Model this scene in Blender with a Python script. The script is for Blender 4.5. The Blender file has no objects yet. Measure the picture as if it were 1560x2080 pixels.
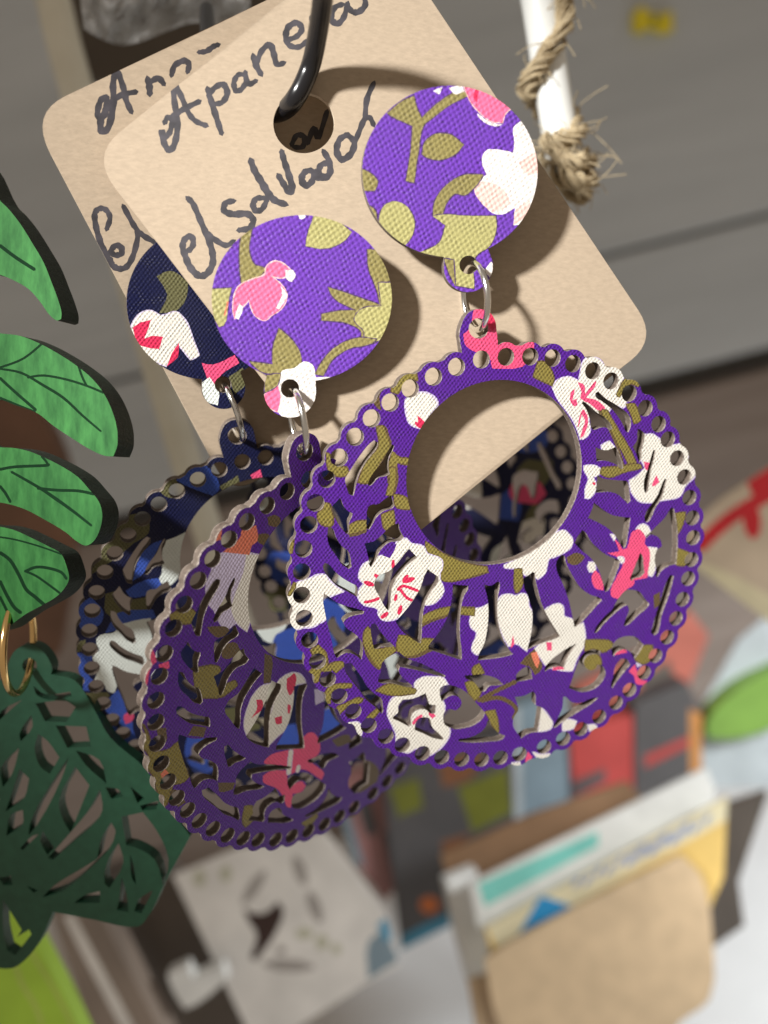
import bpy, bmesh, math, random
import numpy as np
from mathutils import Vector, Matrix, noise
from mathutils.geometry import delaunay_2d_cdt
random.seed(7); rng = np.random.default_rng(7)
SC = bpy.context.scene
COL = SC.collection

# ------------------------------------------------------------------ camera
F = 1700.0                    # focal length in photo pixels (1560 x 2080 photo), fitted from the round discs
S = 0.111                     # metres per depth unit: the large disc is 60 mm across
def B(v): return Vector((v[0], -v[1], -v[2]))          # image axes (x right, y down, z away) -> camera axes
G = Vector((0.235, 0.92, 0.30)).normalized()           # gravity in image axes, from the hanging rods
UP = -G
FWD = (Vector((0, 0, 1)) - G * G.z).normalized()
Zw, Yw = B(UP), B(FWD); Xw = Yw.cross(Zw)
RW = Matrix((Xw, Yw, Zw))
CAMW = Matrix.Translation((0, 0, 1.35)) @ RW.to_4x4()
cd = bpy.data.cameras.new('camera'); cam = bpy.data.objects.new('camera', cd); COL.objects.link(cam)
cam.matrix_world = CAMW
cd.sensor_fit = 'HORIZONTAL'; cd.sensor_width = 36.0; cd.lens = 36.0 * F / 1560
cd.clip_start = 0.01; cd.clip_end = 50
cd.dof.use_dof = True; cd.dof.focus_distance = 0.1065
cd.dof.aperture_fstop = cd.lens / 2.7                  # a 2.1 mm phone-lens opening
SC.camera = cam
def W(p): return CAMW @ B(p)                           # image-axes point in metres -> world

# ------------------------------------------------------------------ world, lamps, exposure
wd = bpy.data.worlds.new('World'); SC.world = wd; wd.use_nodes = True
wd.node_tree.nodes['Background'].inputs[0].default_value = (1.0, 0.83, 0.66, 1)
wd.node_tree.nodes['Background'].inputs[1].default_value = 0.315
SC.view_settings.view_transform = 'Standard'; SC.view_settings.look = 'None'
SC.view_settings.exposure = 0; SC.view_settings.gamma = 1
SC.cycles.use_denoising = True
SC.cycles.max_bounces = 8
def lamp(name, kind, pos, aim, power, size, color, spot=None):
    l = bpy.data.lights.new(name, kind); o = bpy.data.objects.new(name, l); COL.objects.link(o)
    l.energy = power; l.color = color
    if kind == 'SPOT':
        l.spot_size = math.radians(spot); l.spot_blend = 1.0; l.shadow_soft_size = size
    elif kind == 'AREA':
        l.shape = 'DISK'; l.size = size
    else: l.shadow_soft_size = size
    a, b = W(pos), W(aim)
    o.matrix_world = Matrix.Translation(a) @ (b - a).to_track_quat('-Z', 'Y').to_matrix().to_4x4()
    return o
KEYDIR = Vector((0.60, 0.29, 0.74)).normalized()
AIM = Vector((0.008, -0.022, 0.106))
lamp('key_lamp', 'SPOT', AIM - KEYDIR * 0.70, AIM, 49.0, 0.032, (1.0, 0.985, 0.955), 15.5)
lamp('shelf_lamp', 'SPOT', (0.36, -0.10, 0.14), (0.17, 0.23, 0.33), 9.0, 0.05, (0.93, 0.98, 1.0), 88)

# ------------------------------------------------------------------ materials
def new_mat(name):
    m = bpy.data.materials.new(name); m.use_nodes = True
    nt = m.node_tree; return m, nt, nt.nodes['Principled BSDF']
def N(nt, t, **kw):
    n = nt.nodes.new(t)
    for k, v in kw.items(): setattr(n, k, v)
    return n
def mth(nt, op, a, b=None):
    n = N(nt, 'ShaderNodeMath', operation=op)
    for i, x in enumerate((a, b)):
        if x is None: continue
        if isinstance(x, (int, float)): n.inputs[i].default_value = x
        else: nt.links.new(x, n.inputs[i])
    return n.outputs[0]
def mixc(nt, fac, a, b):
    n = N(nt, 'ShaderNodeMix', data_type='RGBA')
    for i, x in ((0, fac), (6, a), (7, b)):
        if isinstance(x, (int, float)): n.inputs[i].default_value = x
        elif isinstance(x, tuple): n.inputs[i].default_value = (*x, 1)
        else: nt.links.new(x, n.inputs[i])
    return n.outputs[2]
def ramp(nt, src, lo, hi):
    n = N(nt, 'ShaderNodeMapRange'); nt.links.new(src, n.inputs[0])
    n.inputs[1].default_value = lo; n.inputs[2].default_value = hi
    return n.outputs[0]
def noise_tex(nt, vec, scale, detail=3.0, rough=0.5):
    n = N(nt, 'ShaderNodeTexNoise'); n.inputs['Scale'].default_value = scale
    n.inputs['Detail'].default_value = detail; n.inputs['Roughness'].default_value = rough
    if vec is not None: nt.links.new(vec, n.inputs['Vector'])
    return n.outputs[0]
def sc(c, k): return tuple(min(1.0, x * k) for x in c)

def fabric(name, col, pitch=0.00052, depth=1.0, ang=0.08):
    """printed canvas: plain weave threads in relief, with glints painted on the thread tops"""
    m, nt, bs = new_mat(name)
    tc = N(nt, 'ShaderNodeTexCoord'); mp = N(nt, 'ShaderNodeMapping'); mp.inputs['Rotation'].default_value = (0, 0, ang)
    nt.links.new(tc.outputs['Object'], mp.inputs[0])
    wob = N(nt, 'ShaderNodeTexNoise'); wob.inputs['Scale'].default_value = 420; nt.links.new(mp.outputs[0], wob.inputs['Vector'])
    wv = N(nt, 'ShaderNodeVectorMath', operation='SCALE'); nt.links.new(wob.outputs[1], wv.inputs[0]); wv.inputs['Scale'].default_value = 0.0004
    ad = N(nt, 'ShaderNodeVectorMath', operation='ADD'); nt.links.new(mp.outputs[0], ad.inputs[0]); nt.links.new(wv.outputs[0], ad.inputs[1])
    sp = N(nt, 'ShaderNodeSeparateXYZ'); nt.links.new(ad.outputs[0], sp.inputs[0])
    k = 2 * math.pi / pitch
    sx = mth(nt, 'SINE', mth(nt, 'MULTIPLY', sp.outputs[0], k))
    sy = mth(nt, 'SINE', mth(nt, 'MULTIPLY', sp.outputs[1], k * 0.74))
    h = mth(nt, 'MULTIPLY', sx, sy)
    fine = noise_tex(nt, mp.outputs[0], 4200, 2, 0.6)
    patch = noise_tex(nt, mp.outputs[0], 700, 2, 0.5)
    h = mth(nt, 'MULTIPLY', h, mth(nt, 'ADD', mth(nt, 'MULTIPLY', ramp(nt, patch, 0.3, 0.7), 0.75), 0.35))
    hh = mth(nt, 'ADD', h, mth(nt, 'MULTIPLY', mth(nt, 'SUBTRACT', fine, 0.5), 1.5))
    big = noise_tex(nt, mp.outputs[0], 120, 3, 0.55)
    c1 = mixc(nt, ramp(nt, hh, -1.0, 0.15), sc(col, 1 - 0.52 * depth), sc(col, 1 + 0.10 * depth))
    c1 = mixc(nt, mth(nt, 'MULTIPLY', ramp(nt, hh, 0.75, 1.5), 0.45 * depth), c1, tuple(min(1.0, 0.55 * x + 0.40) for x in col))  # pale mix puts the glint of the fibres into the colour
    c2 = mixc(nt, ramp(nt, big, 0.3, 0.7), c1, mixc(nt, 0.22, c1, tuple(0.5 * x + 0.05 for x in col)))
    nt.links.new(c2, bs.inputs['Base Color'])
    bs.inputs['Roughness'].default_value = 0.40; bs.inputs['Specular IOR Level'].default_value = 0.22
    bp = N(nt, 'ShaderNodeBump'); bp.inputs['Strength'].default_value = 0.55; bp.inputs['Distance'].default_value = 0.00008
    nt.links.new(hh, bp.inputs['Height']); nt.links.new(bp.outputs[0], bs.inputs['Normal'])
    return m
def grainy(name, col, col2, scale=300, rough=0.75, bump=0.0002, detail=5, stretch=(1, 1, 1), spec=0.3, bstr=0.4, lo=0.3, hi=0.7):
    m, nt, bs = new_mat(name)
    tc = N(nt, 'ShaderNodeTexCoord'); mp = N(nt, 'ShaderNodeMapping'); mp.inputs['Scale'].default_value = stretch
    nt.links.new(tc.outputs['Object'], mp.inputs[0])
    n1 = noise_tex(nt, mp.outputs[0], scale, detail, 0.62); n2 = noise_tex(nt, mp.outputs[0], scale * 0.11, 2)
    c = mixc(nt, ramp(nt, n1, lo, hi), col, col2)
    c = mixc(nt, mth(nt, 'MULTIPLY', ramp(nt, n2, 0.35, 0.65), 0.35), c, sc(col, 0.72))
    nt.links.new(c, bs.inputs['Base Color'])
    bs.inputs['Roughness'].default_value = rough; bs.inputs['Specular IOR Level'].default_value = spec
    bp = N(nt, 'ShaderNodeBump'); bp.inputs['Strength'].default_value = bstr; bp.inputs['Distance'].default_value = bump
    nt.links.new(n1, bp.inputs['Height']); nt.links.new(bp.outputs[0], bs.inputs['Normal'])
    return m
def kraft(name, col):
    m, nt, bs = new_mat(name)
    tc = N(nt, 'ShaderNodeTexCoord'); mp = N(nt, 'ShaderNodeMapping'); mp.inputs['Scale'].default_value = (1, 2.6, 1)
    mp.inputs['Rotation'].default_value = (0, 0, 0.7)
    nt.links.new(tc.outputs['Object'], mp.inputs[0])
    n1 = noise_tex(nt, mp.outputs[0], 900, 4, 0.7); n2 = noise_tex(nt, tc.outputs['Object'], 70, 3); n3 = noise_tex(nt, mp.outputs[0], 2400, 2)
    c = mixc(nt, ramp(nt, n1, 0.28, 0.72), sc(col, 0.86), sc(col, 1.10))
    c = mixc(nt, mth(nt, 'MULTIPLY', ramp(nt, n3, 0.70, 0.80), 0.35), c, sc(col, 0.55))
    c = mixc(nt, mth(nt, 'MULTIPLY', ramp(nt, n2, 0.4, 0.7), 0.3), c, sc(col, 0.88))
    nt.links.new(c, bs.inputs['Base Color']); bs.inputs['Roughness'].default_value = 0.7; bs.inputs['Specular IOR Level'].default_value = 0.25
    bp = N(nt, 'ShaderNodeBump'); bp.inputs['Strength'].default_value = 0.35; bp.inputs['Distance'].default_value = 0.0001
    nt.links.new(n1, bp.inputs['Height']); nt.links.new(bp.outputs[0], bs.inputs['Normal'])
    return m
def plain(name, col, rough=0.5, metal=0.0, spec=0.5, nscale=0, namp=0.15):
    m, nt, bs = new_mat(name)
    bs.inputs['Roughness'].default_value = rough; bs.inputs['Metallic'].default_value = metal; bs.inputs['Specular IOR Level'].default_value = spec
    tc = N(nt, 'ShaderNodeTexCoord'); n1 = noise_tex(nt, tc.outputs['Object'], nscale or 200, 4)
    nt.links.new(mixc(nt, ramp(nt, n1, 0.3, 0.7), sc(col, 1 - namp), sc(col, 1 + namp)), bs.inputs['Base Color'])
    return m

PUR = (0.085, 0.014, 0.27); CRE = (0.80, 0.77, 0.70); OLI = (0.235, 0.19, 0.045); PNK = (0.80, 0.085, 0.21); RED = (0.70, 0.03, 0.10)
M = {}
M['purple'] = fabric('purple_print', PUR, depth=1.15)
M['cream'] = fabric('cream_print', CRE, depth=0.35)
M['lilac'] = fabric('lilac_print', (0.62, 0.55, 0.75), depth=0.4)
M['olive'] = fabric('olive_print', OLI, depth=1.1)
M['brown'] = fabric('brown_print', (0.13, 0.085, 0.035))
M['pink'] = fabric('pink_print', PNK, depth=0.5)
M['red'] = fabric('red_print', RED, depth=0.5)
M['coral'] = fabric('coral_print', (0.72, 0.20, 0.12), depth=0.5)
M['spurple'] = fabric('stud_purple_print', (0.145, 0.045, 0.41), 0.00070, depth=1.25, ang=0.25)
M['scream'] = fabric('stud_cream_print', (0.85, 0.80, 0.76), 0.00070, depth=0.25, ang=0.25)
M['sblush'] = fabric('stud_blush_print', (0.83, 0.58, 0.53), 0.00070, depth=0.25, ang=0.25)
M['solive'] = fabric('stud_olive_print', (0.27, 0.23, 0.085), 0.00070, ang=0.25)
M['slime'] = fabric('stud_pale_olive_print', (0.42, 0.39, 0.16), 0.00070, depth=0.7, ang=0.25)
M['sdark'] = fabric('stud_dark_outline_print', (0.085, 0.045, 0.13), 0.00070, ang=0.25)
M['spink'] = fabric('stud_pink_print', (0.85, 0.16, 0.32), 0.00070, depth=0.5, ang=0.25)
M['ssheen'] = fabric('stud_painted_sheen', (0.23, 0.13, 0.47), 0.00070, ang=0.25)  # paler purple for painted sheen on the studs, not applied anywhere
M['navy'] = fabric('navy_print', (0.006, 0.008, 0.045))
M['blue'] = fabric('blue_print', (0.045, 0.10, 0.46))
M['mint'] = fabric('pale_mint_print', (0.80, 0.86, 0.82), depth=0.3)
M['khaki'] = fabric('khaki_print', (0.13, 0.125, 0.055))
def cut_edge(name):
    """laser-cut fibreboard: scorched core between paler outer skins"""
    m, nt, bs = new_mat(name)
    tc = N(nt, 'ShaderNodeTexCoord'); sp = N(nt, 'ShaderNodeSeparateXYZ'); nt.links.new(tc.outputs['Object'], sp.inputs[0])
    n1 = noise_tex(nt, tc.outputs['Object'], 2600, 4, 0.65); n2 = noise_tex(nt, tc.outputs['Object'], 350, 3)
    core = mixc(nt, ramp(nt, n1, 0.25, 0.75), (0.040, 0.027, 0.020), (0.165, 0.125, 0.10))
    core = mixc(nt, ramp(nt, n2, 0.35, 0.7), core, mixc(nt, 0.5, core, (0.20, 0.16, 0.13)))
    skin = mixc(nt, ramp(nt, n1, 0.35, 0.65), (0.07, 0.052, 0.042), (0.40, 0.345, 0.30))
    zz = mth(nt, 'ADD', sp.outputs[2], mth(nt, 'MULTIPLY', mth(nt, 'SUBTRACT', n1, 0.5), 0.0004))
    front = ramp(nt, zz, -0.00042, -0.00012); rear = ramp(nt, zz, -0.00115, -0.00130)
    f = mth(nt, 'MAXIMUM', front, mth(nt, 'MULTIPLY', rear, 0.6))
    nt.links.new(mixc(nt, f, core, skin), bs.inputs['Base Color']); bs.inputs['Roughness'].default_value = 0.8
    bp = N(nt, 'ShaderNodeBump'); bp.inputs['Strength'].default_value = 0.5; bp.inputs['Distance'].default_value = 0.0001
    nt.links.new(n1, bp.inputs['Height']); nt.links.new(bp.outputs[0], bs.inputs['Normal'])
    return m
M['wood'] = cut_edge('cut_fibreboard_edge')
M['tag'] = kraft('kraft_card', (0.445, 0.355, 0.26))
M['tagedge'] = kraft('kraft_card_lit_edge', (0.70, 0.58, 0.44))  # paler than the card: light catching the edge is painted in
M['ink'] = plain('marker_ink', (0.042, 0.038, 0.046), 0.6, nscale=600, namp=0.5)
M['silver'] = plain('silver_wire', (0.82, 0.82, 0.80), 0.16, 1.0)
M['gold'] = plain('gold_wire', (0.85, 0.58, 0.25), 0.18, 1.0)
M['black'] = plain('black_coated_wire', (0.010, 0.010, 0.012), 0.22, 0.0, 0.6)
M['leaf'] = grainy('green_painted_wood', (0.010, 0.075, 0.016), (0.050, 0.215, 0.052), 520, 0.5, 0.00004, stretch=(1, .35, 1), spec=0.2)
M['leafedge'] = grainy('dark_green_leaf_edge', (0.004, 0.011, 0.006), (0.022, 0.042, 0.026), 2600, 0.4, 0.0003, bstr=0.9, spec=0.5)
M['vein'] = plain('dark_green_vein', (0.003, 0.022, 0.007), 0.7, spec=0.08)
M['deepgreen'] = grainy('deep_green_lacquer', (0.009, 0.062, 0.032), (0.016, 0.090, 0.048), 500, 0.5, 0.00002, spec=0.5)

# ------------------------------------------------------------------ geometry helpers
def smooth(pts, sub=4, corner=1.0):
    """closed Catmull-Rom; sharp turns stay corners"""
    P = [np.array(p, float) for p in pts]; n = len(P); T = []
    for i in range(n):
        a, b, c = P[i - 1], P[i], P[(i + 1) % n]
        d1, d2 = b - a, c - b; l1, l2 = np.hypot(*d1) + 1e-9, np.hypot(*d2) + 1e-9
        ang = math.acos(max(-1, min(1, float(d1 @ d2) / (l1 * l2))))
        T.append(None if ang > corner else (d1 / l1 + d2 / l2) / 2)
    out = []
    for i in range(n):
        p0, p1 = P[i], P[(i + 1) % n]; L = np.hypot(*(p1 - p0))
        t0 = (p1 - p0) if T[i] is None else T[i] * L
        t1 = (p1 - p0) if T[(i + 1) % n] is None else T[(i + 1) % n] * L
        for k in range(sub):
            s = k / sub
            out.append(p0 * (2*s**3 - 3*s**2 + 1) + t0 * (s**3 - 2*s**2 + s) + p1 * (-2*s**3 + 3*s**2) + t1 * (s**3 - s**2))
    return out
def open_smooth(pts, sub=5):
    P = [np.array(p, float) for p in pts]; out = []
    for i in range(len(P) - 1):
        a = P[max(i - 1, 0)]; b = P[i]; c = P[i + 1]; d = P[min(i + 2, len(P) - 1)]
        for k in range(sub):
            t = k / sub
            out.append(0.5 * (2*b + (c - a)*t + (2*a - 5*b + 4*c - d)*t*t + (3*b - a - 3*c + d)*t**3))
    out.append(P[-1]); return out
def stroke(pts, w, sub=4, taper=0.0, var=0.0):
    """outline polygon of a pen or print stroke"""
    Q = open_smooth(pts, sub) if len(pts) > 2 else [np.array(p, float) for p in pts]
    n = len(Q); L, R = [], []
    for i in range(n):
        d = Q[min(i + 1, n - 1)] - Q[max(i - 1, 0)]; d = d / (np.hypot(*d) + 1e-9); nn = np.array((-d[1], d[0]))
        t = i / max(1, n - 1)
        h = w / 2 * (1 - taper * abs(2*t - 1)) * (1 + var * math.sin(i * 1.7 + pts[0][0]))
        L.append(Q[i] + nn * h); R.append(Q[i] - nn * h)
    d0 = Q[0] - Q[1]; d0 = d0 / (np.hypot(*d0) + 1e-9); d1 = Q[-1] - Q[-2]; d1 = d1 / (np.hypot(*d1) + 1e-9)
    return L + [Q[-1] + d1 * w * .42] + R[::-1] + [Q[0] + d0 * w * .42]
def crop(ox, oy, s, pts): return [(ox + x / s, oy + y / s) for x, y in pts]
def circle(cx, cy, rx, ry=None, n=20, rot=0.0):
    ry = rx if ry is None else ry; c, s = math.cos(rot), math.sin(rot); o = []
    for i in range(n):
        a = 2 * math.pi * i / n; x, y = rx * math.cos(a), ry * math.sin(a); o.append((cx + c*x - s*y, cy + s*x + c*y))
    return o
def rough_edge(loop, amp):
    return [(p[0] + random.uniform(-amp, amp), p[1] + random.uniform(-amp, amp)) for p in loop]

class Plane:
    """a flat frame in image axes; local u right, v down, in metres"""
    def __init__(self, o, ex, ey):
        self.o, self.ex, self.ey = np.array(o, float), np.array(ex, float), np.array(ey, float)
        self.n = -np.cross(self.ex, self.ey)
    @classmethod
    def tilt(cls, px, py, d, tx, ty, roll=0.0):
        n = np.array((tx, ty, -1.0)); n /= np.linalg.norm(n)
        e = np.array((math.cos(roll), math.sin(roll), 0.0)); ex = e - n * (n @ e); ex /= np.linalg.norm(ex)
        return cls(((px - 780) / F * d, (py - 1040) / F * d, d), ex, np.cross(-n, ex))
    def hit(self, p):
        r = np.array(((p[0] - 780) / F, (p[1] - 1040) / F, 1.0)); s = (self.o @ self.n) / (r @ self.n)
        q = r * s - self.o; return (float(q @ self.ex), float(q @ self.ey))
    def loop(self, pts): return [self.hit(p) for p in pts]
    def at(self, u, v, w=0.0): return self.o + self.ex * u + self.ey * v + self.n * w
    def shifted(self, w): return Plane(self.o + self.n * w, self.ex, self.ey)
    def matrix(self):
        m = Matrix.Identity(4)
        for i, v in enumerate((self.ex, -self.ey, self.n)):
            b = B(v); m[0][i], m[1][i], m[2][i] = b
        t = B(self.o); m[0][3], m[1][3], m[2][3] = t
        return CAMW @ m
def inside(P, loop):
    L = np.array(loop); x, y = P[:, 0], P[:, 1]; res = np.zeros(len(P), bool)
    lo, hi = L.min(0), L.max(0); k = np.where((x >= lo[0]) & (x <= hi[0]) & (y >= lo[1]) & (y <= hi[1]))[0]
    if len(k) == 0: return res
    X, Y = x[k], y[k]; r = np.zeros(len(k), int); j = len(L) - 1
    for i in range(len(L)):
        xi, yi = L[i]; xj, yj = L[j]
        c = ((yi > Y) != (yj > Y)); 
        if c.any():
            r += (c & (X < (xj - xi) * (Y - yi) / ((yj - yi) if yj != yi else 1e-12) + xi)) * (1 if yi > yj else -1)
        j = i
    res[k] = r != 0; return res
def plate_mesh(name, outline, holes, prints, t, base, edge, back=None, bow=None):
    """a cut-out sheet of thickness t with its printed areas as faces of their own; local metres (u, v down)"""
    K = 1000.0
    loops = [outline] + holes + [p[0] for p in prints]
    V, E_ = [], []
    for lp in loops:
        b = len(V); V += [Vector((p[0] * K, p[1] * K)) for p in lp]; E_ += [(b + i, b + (i + 1) % len(lp)) for i in range(len(lp))]
    if bow is not None:       # extra points so that the sheet can bend
        o = np.array(outline); lo, hi = o.min(0), o.max(0)
        for a in np.linspace(lo[0], hi[0], 26):
            for c in np.linspace(lo[1], hi[1], 26): V.append(Vector((a * K, c * K)))
    v, e, f, *_ = delaunay_2d_cdt(V, E_, [], 0, 1e-4)
    v = np.array([(a[0], a[1]) for a in v]) / K
    f = np.array([q for q in f if len(q) == 3])
    cen = v[f].mean(1)
    keep = inside(cen, outline)
    for h in holes: keep &= ~inside(cen, h)
    f, cen = f[keep], cen[keep]
    mats = [base, edge]; idx = np.zeros(len(f), int)
    for lp, mt in prints:
        if mt not in mats: mats.append(mt)
        idx[inside(cen, lp)] = mats.index(mt)
    a = v[f]; area = (a[:,1,0]-a[:,0,0])*(a[:,2,1]-a[:,0,1]) - (a[:,2,0]-a[:,0,0])*(a[:,1,1]-a[:,0,1])
    f[area > 0] = f[area > 0][:, ::-1]        # v runs down: clockwise here faces the viewer
    used, inv = np.unique(f, return_inverse=True); f = inv.reshape(f.shape); v = v[used]; n = len(v)
    z = np.zeros(n) if bow is None else np.array([bow(*p) for p in v])
    verts = [(p[0], -p[1], w) for p, w in zip(v, z)] + [(p[0], -p[1], w - t) for p, w in zip(v, z)]
    faces = [tuple(q) for q in f] + [tuple(n + i for i in q[::-1]) for q in f]
    mi = list(idx) + [1 if back is None else mats.index(back) if back in mats else 1] * len(f)
    he = {}
    for q in f:
        for i in range(3): he[(q[i], q[(i + 1) % 3])] = 1
    for (i, j) in he:
        if (j, i) not in he: faces.append((j, i, n + i, n + j)); mi.append(1)
    me = bpy.data.meshes.new(name); me.from_pydata(verts, [], [tuple(int(x) for x in q) for q in faces])
    for m_ in mats: me.materials.append(M[m_])
    me.polygons.foreach_set('material_index', np.array(mi, dtype=np.int32)); me.update()
    return me
def put(name, me, mw, parent=None):
    o = bpy.data.objects.new(name, me); COL.objects.link(o)
    if parent is not None:
        o.parent = parent; o.matrix_parent_inverse = PINV[parent.name]
    o.matrix_basis = mw
    return o
PINV = {}
def empty(name, wpos):
    o = bpy.data.objects.new(name, None); COL.objects.link(o); o.empty_display_size = 0.01
    mw = Matrix.Translation(wpos); o.matrix_basis = mw; PINV[o.name] = mw.inverted(); return o
def tag(o, label, cat=None, group=None, kind=None):
    if label: o['label'] = label
    if cat: o['category'] = cat
    if group: o['group'] = group
    if kind: o['kind'] = kind
    return o
def tube_mesh(name, pts, rad, mat, sides=12, cap=True, closed=False):
    P = [np.array(p, float) for p in pts]; n = len(P); V, Fc = [], []
    prev = None
    for i in range(n):
        d = (P[(i + 1) % n] - P[i - 1]) if closed else P[min(i + 1, n - 1)] - P[max(i - 1, 0)]
        d = d / (np.linalg.norm(d) + 1e-12)
        if prev is None:
            a = np.array((0, 0, 1.0)) if abs(d[2]) < 0.9 else np.array((1.0, 0, 0)); prev = np.cross(d, a)
        x = prev - d * (prev @ d); x /= np.linalg.norm(x) + 1e-12; prev = x; y = np.cross(d, x)
        r = rad[i] if hasattr(rad, '__len__') else rad
        for k in range(sides):
            an = 2 * math.pi * k / sides; V.append(P[i] + (x * math.cos(an) + y * math.sin(an)) * r)
    m = n if closed else n - 1
    for i in range(m):
        for k in range(sides):
            a, b = i * sides + k, i * sides + (k + 1) % sides; c, d = ((i + 1) % n) * sides + (k + 1) % sides, ((i + 1) % n) * sides + k
            Fc.append((a, b, c, d))
    if cap and not closed:
        Fc.append(tuple(range(sides))[::-1]); Fc.append(tuple((n - 1) * sides + k for k in range(sides)))
    me = bpy.data.meshes.new(name); me.from_pydata([tuple(CAMW @ B(p)) for p in V], [], Fc)
    me.materials.append(M[mat]); me.polygons.foreach_set('use_smooth', [True] * len(Fc)); me.update(); return me
def pp(px, py, d): return np.array(((px - 780) / F * d, (py - 1040) / F * d, d))
def ring_pts(c, a, b, R, n=48, gap=0.0, squash=1.0):
    a = a / np.linalg.norm(a); b = b - a * (b @ a); b /= np.linalg.norm(b)
    return [c + a * R * math.cos(t) + b * R * squash * math.sin(t) for t in np.linspace(gap, 2 * math.pi - gap, n, endpoint=gap > 0)]

# ------------------------------------------------------------------ the filigree disc, drawn once in the plane of the purple disc
A52 = lambda ox, oy: (lambda *pts: crop(ox, oy, 5.2, pts))
A312 = lambda ox, oy: (lambda *pts: crop(ox, oy, 3.12, pts))
cA, cB, cC, cD = A52(820, 680), A52(560, 680), A52(560, 950), A52(560, 1220)
cE, cF, cG, cH, cT, cQ = A52(780, 1300), A52(1040, 1300), A52(1040, 1060), A52(1150, 950), A52(1150, 700), A52(820, 1100)
z1, z2 = A312(560, 620), A312(1000, 620)
RIM = [(977.7,729),(927.7,746),(881.5,767.5),(833.5,789.6),(792.7,817.5),(754,849),(721.5,887.7),(688,929),(663,973),(640,1021),(628,1066),(616.7,1115),(614.8,1161.5),(614,1208.6),(617.7,1255.6),(629,1300),(643.7,1344),(665.8,1379.6),(689,1414),(718.6,1444),(748.5,1474),(784,1495),(817.5,1512.5),(857,1532.7),(897,1538.5),(937.7,1542),(978,1543),(1016.5,1538.5),(1055,1531),(1105,1517),(1144,1501),(1180,1481),
 (1217,1455.8),(1250.6,1427),(1279.4,1402),(1308,1366),(1330,1331),(1355.8,1294.7),(1373,1256),(1386,1217),(1397,1175),(1404.8,1136.5),(1408.7,1092),(1406.7,1052),(1400,1010.6),(1388.5,969.5),(1374,931.7),(1355.8,893),(1338.5,860.6),(1311.5,828),(1278.8,798),(1241,774),(1204.8,752),(1164,738.5),(1123,725),(1077,725.5),(1027.7,726)]
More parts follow.
